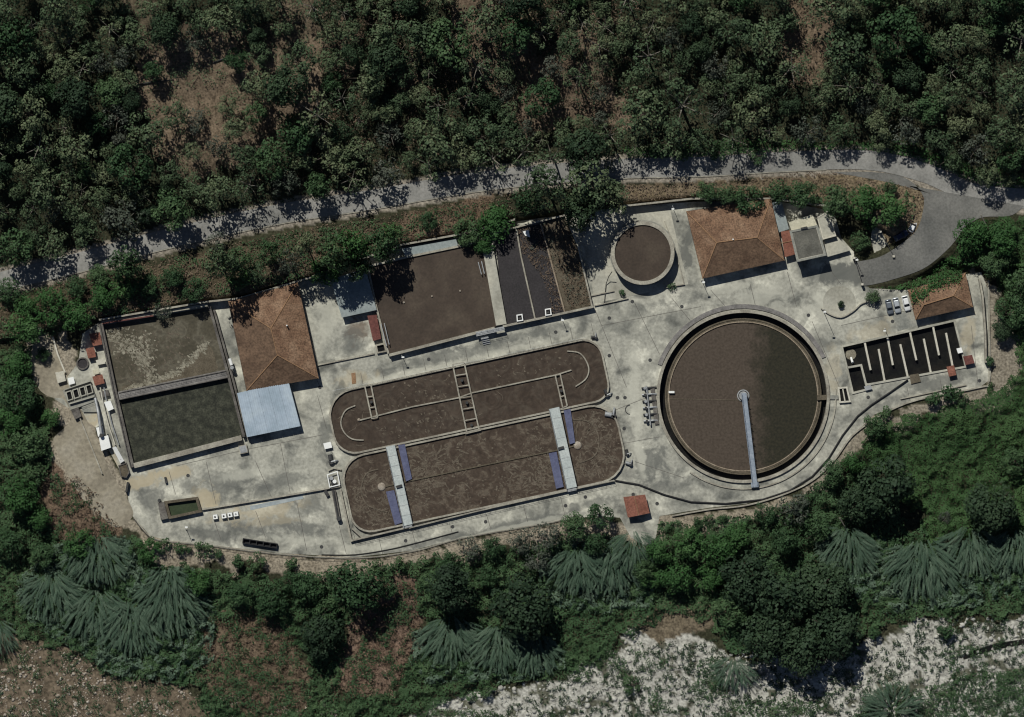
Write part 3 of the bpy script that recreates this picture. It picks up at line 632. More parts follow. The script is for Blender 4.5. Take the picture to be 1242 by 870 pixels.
# blue corrugated shed
sh = thing('metal_shed', 'pale blue corrugated metal shed roof below the left tiled building', 'shed', 326, 497)
Sc = [(287.5,477),(350,462.5),(364.5,517),(299.5,530.5)]
MB().prism(inset(Sc, 2.5), -.1, 2.9, zr=0).obj('wall', 'sheet_grey', sh)
def corrugated(c, z0, z1, n, m, parent, amp=.09):
    a, b, c_, d = [Vector((*W(p[0], p[1], 0, z0)[:2], 0)) for p in c]; vs = []; fs = []
    for i in range(2*n+1):
        t = i/(2*n); up = amp if i % 2 else 0
        p = a.lerp(b, t); q = d.lerp(c_, t); vs += [(p.x, p.y, z0+up), (q.x, q.y, z1+up)]
    for i in range(2*n): fs.append((2*i, 2*i+1, 2*i+3, 2*i+2))
    o = mesh_obj('roof_sheet', vs, fs, m, parent)
    return o
for k in range(5):
    cs = [lerp(Sc[0], Sc[1], k/5), lerp(Sc[0], Sc[1], (k+1)/5-.002), lerp(Sc[3], Sc[2], (k+1)/5-.002), lerp(Sc[3], Sc[2], k/5)]
    corrugated(cs, 3.35+.02*(k % 2), 2.9+.02*(k % 2), 5, 'sheet_blue', sh)
# red roofed kiosk
kk = thing('kiosk', 'small kiosk with red double-pitch roof on the lower edge of the yard', 'kiosk', 772, 614)
Kc = [(756,603),(782.5,600),(788,622.5),(761.5,628)]; z0, z1 = 2.5, 3.0
MB().prism(inset(Kc, 2), -.1, 2.4, zr=0).obj('wall', 'plaster', kk)
m0, m1 = lerp(Kc[0], Kc[1], .5), lerp(Kc[3], Kc[2], .5)
slope('roof_slope', [W(*Kc[0], z0, z0), W(*m0, z1, z0), W(*m1, z1, z0), W(*Kc[3], z0, z0)], 'tile_red', kk)
slope('roof_slope', [W(*m0, z1, z0), W(*Kc[1], z0, z0), W(*Kc[2], z0, z0), W(*m1, z1, z0)], 'tile_red', kk)
MB().tube([W(*m0, z1+.05, z0), W(*m1, z1+.05, z0)], .1).obj('ridge_cap', 'tile_cap', kk)
opening(kk, Kc[2], Kc[3], .35, .6, 0, 2.1, 'door', 'dark_metal')
# ---------------- settling basin and sludge beds ----------------
sb = thing('settling_basin', 'big square basin of still brown sludge between the blue-grey roof and the sludge beds', 'basin', 525, 362)
MB().strip([(446,324),(457,375),(471,429)], 2.4, -.2, 2.1).obj('wall', 'concrete_wall', sb)
MB().strip([(472,431),(600,398)], 3.4, -.2, 2.12).obj('wall', 'concrete_wall', sb)
MB().strip([(591.5,300),(608,394)], 13, -.2, 2.1).obj('walkway', 'concrete', sb)
MB().strip([(447,323),(493,312),(556,299),(586,292)], 2.6, -.2, 2.14).obj('wall', 'concrete_wall', sb)
MB().prism([(487,302),(553,290),(556,299),(492,311.5)], -.2, 1.9).obj('platform', 'sheet_grey', sb)
MB().poly([(447,325),(493,313),(556,300),(588,294),(602,396),(472,429)], 1.55).obj('water', 'water_smooth', sb)
for x, y in ((490,367),(524,359.5),(558,353)):
    MB().cyl(x, y, .35, 1.3, 1.95, 12, .25).obj('float', 'stone_tan', sb)
br = thing('access_bridge', 'short grey metal footbridge at the lower right corner of the settling basin', 'footbridge', 595, 402)
MB().prism([(577,403),(611,396),(612.5,400),(578,408)], 2.14, 2.25).obj('deck', 'steel', br); railing(br, [(577,403.5),(611,396.3)], 2.25); railing(br, [(578,408),(612.5,400.5)], 2.25)
for i in range(4):
    MB().prism([(583+i*.8,410+i*2.2),(592+i*.8,408+i*2.2),(592.7+i*.8,410+i*2.2),(583.7+i*.8,412+i*2.2)], 1.7-.45*i-.08, 1.7-.45*i).obj('step', 'steel', br)
ld = thing('side_ladder', 'narrow metal ladder frame on the left wall of the settling basin', 'ladder', 466, 405)
MB().strip([(462,393),(469,420)], 1, 2.1, 2.9).obj('rail', 'steel', ld); MB().strip([(466,392),(472,418)], 1, 2.1, 2.9).obj('rail', 'steel', ld)
ld2 = thing('side_ladder', 'grey ladder frame on the right wall of the settling basin near the trees', 'ladder', 583, 327)
MB().strip([(580,318),(584,333)], 1, 2.1, 2.8).obj('rail', 'steel', ld2); MB().strip([(584,317),(587.5,332)], 1, 2.1, 2.8).obj('rail', 'steel', ld2)
sd = thing('sludge_beds', 'three narrow sludge beds side by side, partly overgrown with brown weeds', 'sludge beds', 660, 330)
MB().strip([(610,396),(720,372)], 2.6, -.2, 2.1).obj('wall', 'concrete_wall', sd)
MB().strip([(701,298),(718,371)], 2, -.2, 2.1).obj('wall', 'concrete_wall', sd)
MB().strip([(686,262),(701,298)], 2, -.2, 2.1).obj('wall', 'concrete_wall', sd)
MB().strip([(626,276),(632,311),(649,387)], 1.8, -.2, 1.75).obj('dividing_wall', 'concrete_wall', sd)
MB().strip([(656,272),(661,290),(685,379)], 1.8, -.2, 1.75).obj('dividing_wall', 'soil_tan', sd)
MB().strip([(598,284),(640,272),(686,261)], 2, -.2, 2.1).obj('wall', 'concrete_wall', sd)
MB().poly([(600,284),(626,277),(632,311),(649,388),(612,396)], .9).obj('water', 'water_slate', sd)
MB().poly([(626,277),(656,272),(661,290),(685,380),(649,388),(632,311)], .9).obj('water', 'water_slate', sd)
MB().poly([(656,272),(686,262),(701,298),(718,372),(685,380),(661,290)], .9).obj('dried_sludge', 'scum', sd)
for k, (x, y) in enumerate(((630,385.5),(664.5,378.5))):
    t = thing('sluice_frame', ('white square sluice frame on the lower wall of the left sludge bed', 'white square sluice frame on the lower wall of the middle sludge bed')[k], 'sluice', x, y, 0)
    MB().strip([(x-3,y-3),(x+3,y-4),(x+4,y+3),(x-2.5,y+4)], 1.3, 1.6, 2.6, closed=True).obj('frame', 'white_paint', t); MB().prism([(x-1.5,y-1.5),(x+1.5,y-2),(x+2,y+1.5),(x-1,y+2)], 1.2, 1.9).obj('gate', 'dark_metal', t)
# ---------------- small round tank ----------------
rt = thing('round_tank', 'small tall round concrete tank of brown sludge above the yard', 'tank', 779.5, 307)
RB = [(721,368),(716,330),(705,290),(742,258),(765,251),(812,250),(823,300),(835,345),(800,352)]
struct(MB().poly(RB, .02).obj('tank_apron', 'concrete'))
MB().ring(779.5, 307, 34, 38.5, -.1, 4.4).obj('wall', 'concrete_wall', rt)
MB().ring(779.5, 307, 38.5, 40, .3, .5).obj('band', 'concrete_grey', rt)
MB().disc(779.5, 307, 34.2, 3.9).obj('water', 'water_smooth', rt)
MB().ptube([(742,330,4.2),(738,336,2.0),(735,345,.4),(733,368,.3)], .12, 0).obj('pipe', 'dark_metal', rt)
# ---------------- big clarifier ----------------
cx, cy = 901.5, 481
cl = thing('clarifier', 'huge round clarifier with rotating bridge, scummy left half and clear dark right half', 'clarifier', cx, cy)
MB().ring(cx, cy, 101.5, 105, -2.8, .75).obj('wall', 'concrete_wall', cl)
MB().ring(cx, cy-1.5, 105.2, 110.5, -.05, .35, a0=25, a1=160).obj('apron', 'walkway_grey', cl)
MB().ring(cx, cy, 95.5, 101.5, -3.6, -2.6).obj('channel_water', 'water_black', cl)
MB().ring(cx, cy, 93.2, 95.0, -3.5, -.35).obj('launder_wall', 'scum', cl)
MB().ring(cx, cy, 91, 92.8, -3, -.55).obj('launder', 'scum', cl)
MB().ring(cx, cy, 89.8, 91, -3, -.4).obj('weir', 'soil_tan', cl)
cm = bpy.data.materials.new('clarifier_water'); cm.use_nodes = True; MATS['clarifier_water'] = cm
N = cm.node_tree.nodes; L = cm.node_tree.links; b = N['Principled BSDF']; b.inputs['Roughness'].default_value = .5; b.inputs['Specular IOR Level'].default_value = .3
g = N.new('ShaderNodeNewGeometry'); sx = N.new('ShaderNodeSeparateXYZ'); L.new(g.outputs['Position'], sx.inputs[0])
n = N.new('ShaderNodeTexNoise'); n.inputs['Scale'].default_value = .28; n.inputs['Detail'].default_value = 8; n.inputs['Roughness'].default_value = .7; L.new(g.outputs['Position'], n.inputs['Vector'])
# edge x = 912px + ragged
def mth(op, x, y):
    q = N.new('ShaderNodeMath'); q.operation = op
    for i, v in enumerate((x, y)):
        if isinstance(v, (int, float)): q.inputs[i].default_value = v
        else: L.new(v, q.inputs[i])
    return q.outputs[0]
e = mth('SUBTRACT', sx.outputs['X'], (919-621)*S); y_ = mth('SUBTRACT', sx.outputs['Y'], (435-481)*S)
# boundary lobed: shift left toward centre height
e = mth('SUBTRACT', e, mth('MULTIPLY', mth('ABSOLUTE', y_, 0), .02)); e = mth('ADD', e, mth('MULTIPLY', mth('SUBTRACT', n.outputs['Fac'], .5), 20))
mr = N.new('ShaderNodeMapRange'); mr.inputs[1].default_value = -3.6; mr.inputs[2].default_value = 3.6; L.new(e, mr.inputs[0])
n2 = N.new('ShaderNodeTexNoise'); n2.inputs['Scale'].default_value = 1.4; n2.inputs['Detail'].default_value = 5; L.new(g.outputs['Position'], n2.inputs['Vector'])
r1 = N.new('ShaderNodeValToRGB'); r1.color_ramp.elements[0].color = (.049,.036,.026,1); r1.color_ramp.elements[1].color = (.083,.063,.048,1); r1.color_ramp.elements[0].position = .3; r1.color_ramp.elements[1].position = .7
r2 = N.new('ShaderNodeValToRGB'); r2.color_ramp.elements[0].color = (.010,.010,.005,1); r2.color_ramp.elements[1].color = (.030,.026,.014,1); r2.color_ramp.elements[0].position = .3; r2.color_ramp.elements[1].position = .7
L.new(n2.outputs['Fac'], r1.inputs[0]); L.new(n2.outputs['Fac'], r2.inputs[0])
mx = N.new('ShaderNodeMixRGB'); L.new(mr.outputs[0], mx.inputs[0]); L.new(r1.outputs[0], mx.inputs[1]); L.new(r2.outputs[0], mx.inputs[2]); L.new(mx.outputs[0], b.inputs['Base Color'])
MB().disc(cx, cy, 90, -.8).obj('water', 'clarifier_water', cl)
MB().cyl(901.5, 480, 1.3, -1.5, .6, 16).obj('centre_pier', 'steel', cl)
MB().ring(901.5, 480, 6.2, 7.4, -1.2, -.45, 32).obj('feed_well', 'steel', cl)
BA, BE = (902,477), (915.5,589)
MB().strip([BA, BE], 6, .75, .95, zr=1).obj('bridge_deck', 'steel_blue', cl)
for s_ in (-1, 1):
    d = Vector((BE[0]-BA[0], BE[1]-BA[1])).normalized(); o_ = Vector((-d.y, d.x))*s_*2.9
    railing(cl, [(BA[0]+o_.x, BA[1]+o_.y), (BE[0]+o_.x, BE[1]+o_.y)], .95, 'steel_blue')
MB().strip([(911,588.5),(920,588)], 6, .76, 1.3).obj('drive_unit', 'steel_blue', cl)
for k in range(9): x, y = lerp(BA, BE, .15+.08*k); MB().ptube([(x+2.5,y,.3),(x+7,y+3,-.75)], .06, 0, 5).obj('scraper_arm', 'dark_metal', cl)
MB().strip([(812,484),(896,485.5)], .8, -.85, -.72).obj('scum_pipe', 'scum', cl); MB().prism([(811,474.5),(818,474.5),(818,477),(811,477)], -.8, .1).obj('scum_box', 'white_paint', cl)
MB().strip([(991,482.5),(1004,482)], 6, -1.5, .3).obj('outlet_channel', 'scum', cl)
ed = thing('curved_step', 'thin curved kerb hugging the lower right side of the huge clarifier', 'kerb', 1000, 540)
MB().ring(cx, cy, 111.5, 113, -.05, .4, a0=-125, a1=5).obj('kerb', 'concrete_wall', ed)
ob = thing('outlet_chamber', 'pale concrete chamber with two dark slots right of the huge clarifier', 'chamber', 1024, 480)
MB().strip([(1017,471),(1027,470),(1031,487),(1019,488)], 2, -.1, .8, closed=True).obj('wall', 'plaster', ob); MB().strip([(1022,471),(1025,487)], 1.4, -.1, .8).obj('divider', 'plaster', ob); MB().poly([(1018,472),(1027,471),(1030,487),(1020,487)], .15).obj('water', 'water_black', ob)
MB().strip([(1006,482),(1017,482)], 5, -.05, .45).obj('link_channel', 'concrete_grey', ob)
# ---------------- contact tank ----------------
ct = thing('contact_tank', 'dark serpentine contact tank with staggered thin baffles at the right end of the plant', 'tank', 1096, 430)
MB().strip([(1021,420.5),(1157.5,389),(1171.5,445),(1053.5,466.5)], 2.4, -2, .35).obj('wall', 'concrete', ct)
MB().strip([(1021,420.5),(1027.5,447),(1034.5,477),(1052,472.5),(1044.5,443),(1028,446)], 2.4, -2, .34).obj('wall', 'concrete', ct)
MB().strip([(1053.5,466.5),(1051,466)], 2.4, -2, .33).obj('wall', 'concrete', ct)
MB().poly([(1021,421),(1157,389),(1171,445),(1054,466),(1052,472),(1034.5,477),(1027.5,447)], -1.35).obj('water', 'water_black', ct)
for a, b in (((1048.5,414),(1056,449)),((1065.7,423.5),(1073,462)),((1076.2,408),(1083,443)),((1092,417.7),(1101,457)),((1103.5,402),(1111.5,437)),((1120.5,411),(1129,452)),((1131.5,395.5),(1139,431)),((1147.5,404),(1156,447))):
    MB().strip([a, b], 2.3, -2, .1).obj('baffle', 'plaster', ct)
MB().disc(1032, 430, 6.5, -1.28, 14).obj('foam', 'foam', ct); MB().ptube([(1034,440,.4),(1032.5,434,-.9)], .35, 0, 8).obj('inlet_pipe', 'white_paint', ct)
MB().poly([(1044,415),(1048,414),(1049.5,419),(1028,423),(1028,420)], -1.25).obj('scum', 'scum', ct)
def cabinet(name, lab, cat, poly, h, m, lid=None):
    c = inset(poly, 0); t = thing(name, lab, cat, sum(p[0] for p in poly)/len(poly), sum(p[1] for p in poly)/len(poly))
    MB().prism(inset(poly, .9), -.1, h, zr=0).obj('body', m, t); MB().prism(poly, h, h+.12).obj('lid', lid or m, t); return t
cabinet('cabinet', 'dark-red roofed cabinet at the lower right corner of the serpentine tank', 'cabinet', [(1168,432.5),(1179,430.5),(1182,440.5),(1171,443)], 1.6, 'paint_red')
cabinet('cabinet', 'brown-red roofed cabinet on the lower wall of the serpentine tank', 'cabinet', [(1148,445),(1157,443),(1160,455),(1151,457)], 1.7, 'tile_red')
cabinet('cabinet', 'low flat brownish hatch between the pipe end and the lower right cabinet', 'hatch', [(1103,455),(1114,453),(1117,463),(1105,466)], .3, 'tile_brown', 'scum')
cabinet('cabinet', 'small white metal box beside the right end of the serpentine tank', 'box', [(1160,423),(1166,421.5),(1168,427.5),(1162,429)], 1.0, 'white_paint')
cabinet('cabinet', 'small grey valve box at the lower left corner of the serpentine tank', 'box', [(1048,469),(1056,467),(1058,472),(1050,474)], .8, 'steel')
MBp = MB().ptube([(1101,461,.35),(1078,477,.35),(1057,491,.35),(1040,505,.3),(1022,528,.3),(1005,556,.3),(985,578,.3),(958,595,.3),(925,606,.3),(880,611,.3),(838,609,.3),(805,600,.3),(775,588,.3),(746,583,.3)], .26, 0, 8)
tag(MBp.obj('black_pipe', 'black_rubber', smooth=True), 'long black pipe winding from the serpentine tank round under the huge clarifier', 'pipe')
tag(MB().ptube([(x, y, .15) for x, y in catmull([(390,673),(430,673),(470,667),(500,660),(530,652),(556,645)], 5)], .16, 0, 6).obj('black_pipe', 'black_rubber'), 'thin black hose lying along the road below the oxidation ditches', 'hose')
tag(MB().strip([(1092,484),(1130,476),(1172,467)], 1.2, -.05, .5).obj('low_wall', 'concrete_wall'), 'short straight kerb below the serpentine tank', 'wall')
# ---------------- oxidation ditches ----------------
def D(u, v): return (404+.9778*u+.2096*v, 477-.2096*u+.9778*v)
def rrect(u0, v0, u1, v1, rs, k=7):
    out = []
    for (cx_, cy_, a0, r) in ((u0+rs[0], v0+rs[0], 180, rs[0]), (u1-rs[1], v0+rs[1], 270, rs[1]), (u1-rs[2], v1-rs[2], 0, rs[2]), (u0+rs[3], v1-rs[3], 90, rs[3])):
        for i in range(k):
            a = math.radians(a0+90*i/(k-1)); out.append(D(cx_+r*math.cos(a), cy_+r*math.sin(a)))
    return out
wd_ = mat('water_ditch2', [(.034,.022,.015),(.048,.033,.023),(.064,.046,.033),(.115,.092,.068),(.075,.057,.043),(.058,.042,.031)], .35, .5, 1.5, .22, dist=.8, detail=14, stops=[.3,.42,.53,.60,.65,.72])
def ditch(lab, u0, v0, u1, v1, rs, wmat, nm='oxidation_ditch'):
    MATS[wmat].node_tree.nodes['Noise Texture'].inputs['Roughness'].default_value = .66; c = D((u0+u1)/2, (v0+v1)/2); t = thing(nm, lab, 'basin', c[0], c[1]); o = rrect(u0, v0, u1, v1, rs)
    MB().strip(o, 2.2, -.1, 1.1, closed=True).obj('wall', 'concrete_wall', t); MB().poly(o, .45).obj('water', wmat, t); return t
d1 = ditch('upper oxidation ditch with open frame bridges and two curved guide walls', -10, 0, 329, 77, (32,24,20,26), 'water_ditch')
d2_ = ditch('lower oxidation ditch with two pale bridges and blue rotor covers', -10, 80.5, 330, 174, (30,32,34,24), 'water_ditch2')
MB().strip([(435.6,510),(500,493.5),(555.6,482.7),(572.5,476.6),(674,455),(693,449)], 1.6, 0, .95).obj('centre_wall', 'concrete_wall', d1)
MB().strip([(464.6,591),(493.6,584),(584,565),(674,546.5),(697,541)], 1.5, 0, .75).obj('centre_wall', 'scum', d2_)
MB().strip(catmull([(431,492),(419,498),(413.4,511.4),(417,524),(427,532.5),(441,534)], 5), 1.5, 0, .9).obj('guide_wall', 'concrete_wall', d1)
MB().strip(catmull([(688,426),(704,429),(713.8,445),(711,459),(698,469)], 5), 1.5, 0, .9).obj('guide_wall', 'concrete_wall', d1)
MB().strip(catmull([(459,569),(444,575),(438,595),(446,613),(470,621)], 5), 1.5, 0, .62).obj('guide_wall', 'froth', d2_)
MB().strip(catmull([(695,509),(715,512),(726,530),(722,552),(702,562)], 5), 1.5, 0, .62).obj('guide_wall', 'froth', d2_)
def dome(px, py, r, h, m, par, nm='aerator_cone'):
    b = bmesh.new(); bmesh.ops.create_uvsphere(b, u_segments=14, v_segments=8, radius=1)
    x, y, _ = W(px, py); v = [(x+q.co.x*r, y+q.co.y*r, .45+max(0, q.co.z)*h) for q in b.verts]; f = [tuple(w_.index for w_ in p.verts) for p in b.faces]; b.free()
    return mesh_obj(nm, v, f, m, par, True)
dome(435.5,509.5,.55,.6,'stone_tan',d1); dome(463,590.5,1.3,.5,'stone_tan',d2_); dome(700.5,540.5,1.3,.5,'stone_tan',d2_)
def ladder_bridge(par, a0, a1, b0, b1, z=1.12, n=4, m='concrete_wall', nm='frame_bridge'):
    """two rails (a0-a1), (b0-b1) and cross rungs; open between"""
    r = MB().strip([a0, a1], 1.7, z, z+.25); r.obj(nm, m, par); MB().strip([b0, b1], 1.7, z, z+.25).obj(nm, m, par)
    for i in range(n+1):
        t = i/n; MB().strip([lerp(a0, a1, t), lerp(b0, b1, t)], 1.2, z+.02, z+.22).obj('crossbeam', m, par)
    for i in range(n):
        t = (i+.5)/n; p = lerp(lerp(a0, a1, t), lerp(b0, b1, t), .5); MB().cyl(*p, .45, .5, z+.5, 10).obj('rotor_motor', 'dark_metal', par) if i % 2 else None
ladder_bridge(d1, (442.5,468.5), (451,508), (450,467.5), (458,506.5), n=3)
ladder_bridge(d1, (549,442), (566,524), (563,440), (581,521), n=6)
MB().strip([(564,525.5),(583,521)], 3, 1.1, 1.3).obj('landing', 'concrete_wall', d1)
ladder_bridge(d1, (673.5,455.5), (682.5,494.5), (679.5,454), (688,492.5), n=3)
def solid_bridge(par, a, b, wd, z=1.35):
    MB().strip([a, b], wd, z, z+.25).obj('bridge_deck', 'bridge_pale', par)
    d = (Vector(b)-Vector(a)).normalized(); o_ = Vector((-d.y, d.x))*wd/2*.97
    for s_ in (-1, 1): railing(par, [(a[0]+s_*o_.x, a[1]+s_*o_.y), (b[0]+s_*o_.x, b[1]+s_*o_.y)], z+.25, 'steel')
    L = math.dist(a, b); k = int(L/12)
    for i in range(1, k): p = lerp(a, b, i/k); q = MB().strip([(p[0]-o_.x, p[1]-o_.y), (p[0]+o_.x, p[1]+o_.y)], .5, z+.25, z+.28); q.obj('joint', 'steel', par)
solid_bridge(d2_, (473.5,541), (495,637), 11.5)
solid_bridge(d2_, (672,495), (693.5,592), 13)
for q in ([(482.7,540),(491,539),(499.7,581),(492.4,584)], [(468,596.5),(478,594.7),(487.6,634),(479,637)], [(683.6,498),(692,496),(697.5,537),(691,539)], [(665.5,550),(675,548),(683.6,590.6),(674.5,593)]):
    MB().prism(q, .9, 1.15).obj('rotor_cover', 'cover_blue', d2_)
for x, y in ((484,590.5), (680.5,544)): MB().prism([(x-4,y-1),(x+3,y-3),(x+4,y),(x-3,y+2)], 1.6, 2.1).obj('gearbox', 'dark_metal', d2_)
for x, y in ((494,638),(693.5,594)): MB().prism([(x-6,y-2),(x+5,y-4),(x+6,y+1),(x-5,y+3)], -.1, 1.3).obj('landing', 'steel', d2_)
MB().strip([(412.7,593.5),(426,656),(496,639.5)], 2.2, -.1, 1.15).obj('outer_wall', 'concrete_wall', d2_)
MB().strip([(496,640.5),(600,615),(701,592.5),(745,583)], 1.6, -.1, 1.15).obj('outer_wall', 'concrete_wall', d2_)
MB().strip([(426,640),(440,653)], 1.6, 1.0, 1.2).obj('brace', 'concrete_wall', d2_)
for p in ([(404,474),(560,441),(711,409)],): railing(d1, p, 1.1, 'steel')
railing(d2_, [(420,603),(429,656),(560,625),(745,583)], 1.15, 'dark_metal')
lowwall('low_wall', [(414,570),(405,568),(398,571)], 1.4, .7, 'short low wall stub left of the lower oxidation ditch')
DK_ = rrect(-7, 84, 327, 171, (30,30,32,24))
froth(d2_, 80, (488,535,560,600), lambda x, y: -12, 13, .47, 'froth', wmax=1.5, keep=DK_)
froth(d2_, 70, (612,552,676,600), lambda x, y: -12, 13, .47, 'froth', wmax=1.5, keep=DK_)
froth(d2_, 70, (432,572,480,640), lambda x, y: math.degrees(math.atan2(y-592, x-463))+90, 11, .47, 'froth', wmax=1.2, keep=DK_)
froth(d2_, 110, (692,500,752,578), lambda x, y: math.degrees(math.atan2(y-541, x-700)), 12, .47, 'froth', wmax=1.2, keep=DK_)
froth(d2_, 40, (430,500,740,640), lambda x, y: -12, 16, .47, 'froth', wmax=.9, keep=DK_)
froth(d1, 45, (400,420,730,550), lambda x, y: -12, 16, .47, 'froth', wmax=.7, keep=rrect(-6, 4, 325, 74, (30,24,20,26)))
K1_ = rrect(-6, 4, 325, 74, (30,24,20,26))
froth_path(d1, [(470,470),(540,452),(545,475),(480,490)], 70, 7, 2.6, .47, 'froth', 1, K1_)
froth_path(d1, [(460,520),(540,500),(550,515),(470,535)], 90, 7, 2.6, .47, 'froth', 1, K1_)
froth_path(d1, [(590,460),(640,450),(700,430)], 60, 9, 2.4, .47, 'froth', 1, K1_)
for pth, n_, sd_ in (([(500,548),(520,570),(505,600),(520,615)], 190, 7), ([(655,515),(645,540),(655,570),(650,600)], 150, 8), ([(445,575),(432,600),(450,630),(470,635)], 120, 5), ([(712,505),(738,520),(742,545),(715,575)], 170, 7), ([(540,560),(600,545)], 70, 12), ([(560,600),(630,585)], 90, 10)):
    froth_path(d2_, pth, n_, sd_, 2.4, .475, 'froth', 1, DK_)
# ---------------- small green basin ----------------
gb = thing('green_basin', 'small rectangular basin of green water with brown rim in the lower left yard', 'basin', 220, 616)
MB().strip([(201,609.5),(238.5,604.5),(243,620),(206,628)], 3.2, -.2, 1.5, closed=True).obj('wall', 'scum', gb)
MB().prism([(191.5,610),(199,609),(204,629),(195,631)], -.2, 1.45).obj('platform', 'concrete_dark', gb)
MB().poly([(201,609.5),(238.5,604.5),(243,620),(206,628)], .35).obj('water', 'water_green', gb)
MB().cyl(193.5,607,.5,-.1,1.7,8).obj('pump_head', 'dark_metal', gb)
# ---------------- crates, trough, pipes ----------------
for k, (x, y, lab) in enumerate(((261,627,'lone white cube tank left of the row of three under the long low wall'), (271.5,626,'left one of the three white cube tanks standing together'), (278.8,624.7,'middle one of the three white cube tanks standing together'), (286,623.5,'right one of the three white cube tanks standing together'))):
    t = thing('cube_tank', lab, 'tank', x, y, 0, 'white cube tanks under the long low wall')
    p = [(x-3,y-2.6),(x+2.6,y-3.4),(x+3.3,y+2.3),(x-2.3,y+3.1)]
    MB().prism(p, .2, 1.15).obj('bottle', 'white_paint', t); MB().prism(p, -.02, .18).obj('pallet', 'soil_tan', t)
    fr_ = MB()
    for h in (.4, .8, 1.18): fr_.ptube([(*q, h) for q in p+p[:1]], .03, 0, 4)
    for q in p: fr_.cyl(*q, .03, .1, 1.2, 4)
    fr_.obj('cage', 'steel', t); MB().cyl(x, y, .28, 1.15, 1.28, 10).obj('cap', 'dark_metal' if k < 3 else 'steel', t)
tr = thing('black_container', 'long black open skip standing along the lower fence', 'container', 316, 659)
TP = [(295,653.5),(336,660),(335.4,665),(294.3,658.8)]
MB().strip(TP, 1.0, 0, 1.3, closed=True).obj('side', 'black_rubber', tr); MB().poly(TP, .2).obj('floor', 'black_rubber', tr)
for k in range(1, 5): a = lerp(TP[0], TP[1], k/5); b = lerp(TP[3], TP[2], k/5); MB().strip([a, b], .6, .6, 1.25).obj('brace', 'dark_metal', tr)
pt = thing('screw_conveyor', 'dark upright screw conveyor trough left of the lower oxidation ditch', 'conveyor', 408, 611)
MB().strip([(404.5,595),(410.5,628)], 5, .1, 1.2).obj('trough', 'concrete_dark', pt); MB().ptube([(404.5,595,1.4),(410.5,628,1.4)], .28, 0, 8).obj('screw', 'dark_metal', pt); MB().cyl(411,629,.7,-.1,1.8,10).obj('motor', 'dark_metal', pt)
tag(MB().strip([(394,595),(398,602)], 4, -.1, .9).obj('valve_cover', 'dark_metal'), 'small dark slanted cover below the ditch valve frame', 'cover')
def frame_unit(name, lab, cat, poly, h, parts, m='steel'):
    t = thing(name, lab, cat, sum(p[0] for p in poly)/len(poly), sum(p[1] for p in poly)/len(poly))
    MB().strip(poly, 1.2, h-.15, h, closed=True).obj('frame', m, t)
    for q in poly: MB().cyl(*q, .1, -.1, h-.15, 6).obj('leg', m, t)
    for k, (x, y, r, hh, mm) in enumerate(parts): MB().cyl(x, y, r, -.1, hh, 12).obj('valve', mm, t)
    return t
frame_unit('valve_station', 'pale valve frame between the left ends of the two oxidation ditches', 'frame', [(397,576),(409,572),(412,588),(400,591)], 1.3, [(402,580,.6,1.6,'steel'),(406,584,.6,1.5,'white_paint'),(403,587,.4,1.5,'dark_metal')], 'white_paint')
cabinet('switch_box', 'small white box above the dark pump at the left end of the ditches', 'box', [(392,538),(401,536),(403,543),(394,545)], 1.1, 'white_paint')
for args in ((401,556,'dark upright pump left of the notch between the ditches',80,1.6,'dark_metal'), (735,476,'dark pump group at the right end of the upper oxidation ditch, nearest the yard',70,1.3,'dark_metal'), (739,503,'grey pump with pale casing just below the notch at the right end of the ditches',10,1.8,'steel'), (760,548,'small pump beside the right end of the lower ditch, upper of two',80,1.0,'dark_metal'), (762,562,'small pump beside the right end of the lower ditch, lower of two',20,1.1,'steel'), (720,409,'dark pump at the upper right corner of the upper oxidation ditch',0,1.0,'dark_metal')): pump(*args)
# platform with valves left of clarifier
vr = thing('pipe_manifold', 'rack of parallel pipes and valves at the left side of the huge clarifier', 'manifold', 787, 492)
MB().strip([(791,469),(797,515)], 5, -.1, .5).obj('plinth', 'concrete_dark', vr)
for k in range(6):
    a = (778+.5*k, 471+8*k); MB().ptube([(a[0],a[1],.6),(a[0]+12,a[1]-1,.6),(a[0]+18,a[1]-1,.2)], .28, 0, 8).obj('pipe', 'steel' if k % 2 else 'dark_metal', vr)
    MB().cyl(a[0]+4, a[1], .45, .3, 1.4, 8).obj('valve', 'steel' if k % 2 == 0 else 'dark_metal', vr)
MB().ptube([(784,468,.9),(789,516,.9)], .22, 0, 8).obj('header_pipe', 'steel', vr)
# ---------------- inlet works (left) ----------------
cabinet('cabinet', 'upper red-roofed cabinet beside the top left corner of the double basin', 'cabinet', [(108,405),(121,403),(124,418),(113,420)], 2.2, 'tile_red')
cabinet('cabinet', 'second red-roofed cabinet, just below the upper one beside the double basin', 'cabinet', [(104,423),(114,421),(116.5,433),(107,435)], 2.0, 'tile_red')
cabinet('cabinet', 'third red-roofed cabinet down, above the grey screening platform', 'cabinet', [(112,457),(124,454),(127,465),(115,468)], 1.9, 'tile_red')
cabinet('cabinet', 'small pale box between the red cabinets beside the double basin', 'box', [(116,437),(126,435),(128,441),(118,443)], 1.2, 'plaster')
cabinet('cabinet', 'round-cornered cream box on top of the third red cabinet row', 'box', [(112,449),(119,447.5),(121,453),(114,455)], 1.3, 'plaster_cream')
cabinet('cabinet', 'white box at the left edge of the inlet yard by the gravel terrace', 'box', [(67,452),(77,450),(80,462),(70,465)], 1.3, 'plaster')
cabinet('cabinet', 'tiny white box above the screening platform', 'box', [(82,459),(89,457),(91,465),(84,467)], 1.0, 'white_paint')
ip = thing('screening_platform', 'cluttered grey platform of screens, grit channels and pipes at the plant inlet', 'platform', 96, 485)
MB().prism([(76,474),(110,463),(118,486),(86,498)], -.1, .8).obj('deck', 'concrete_grey', ip)
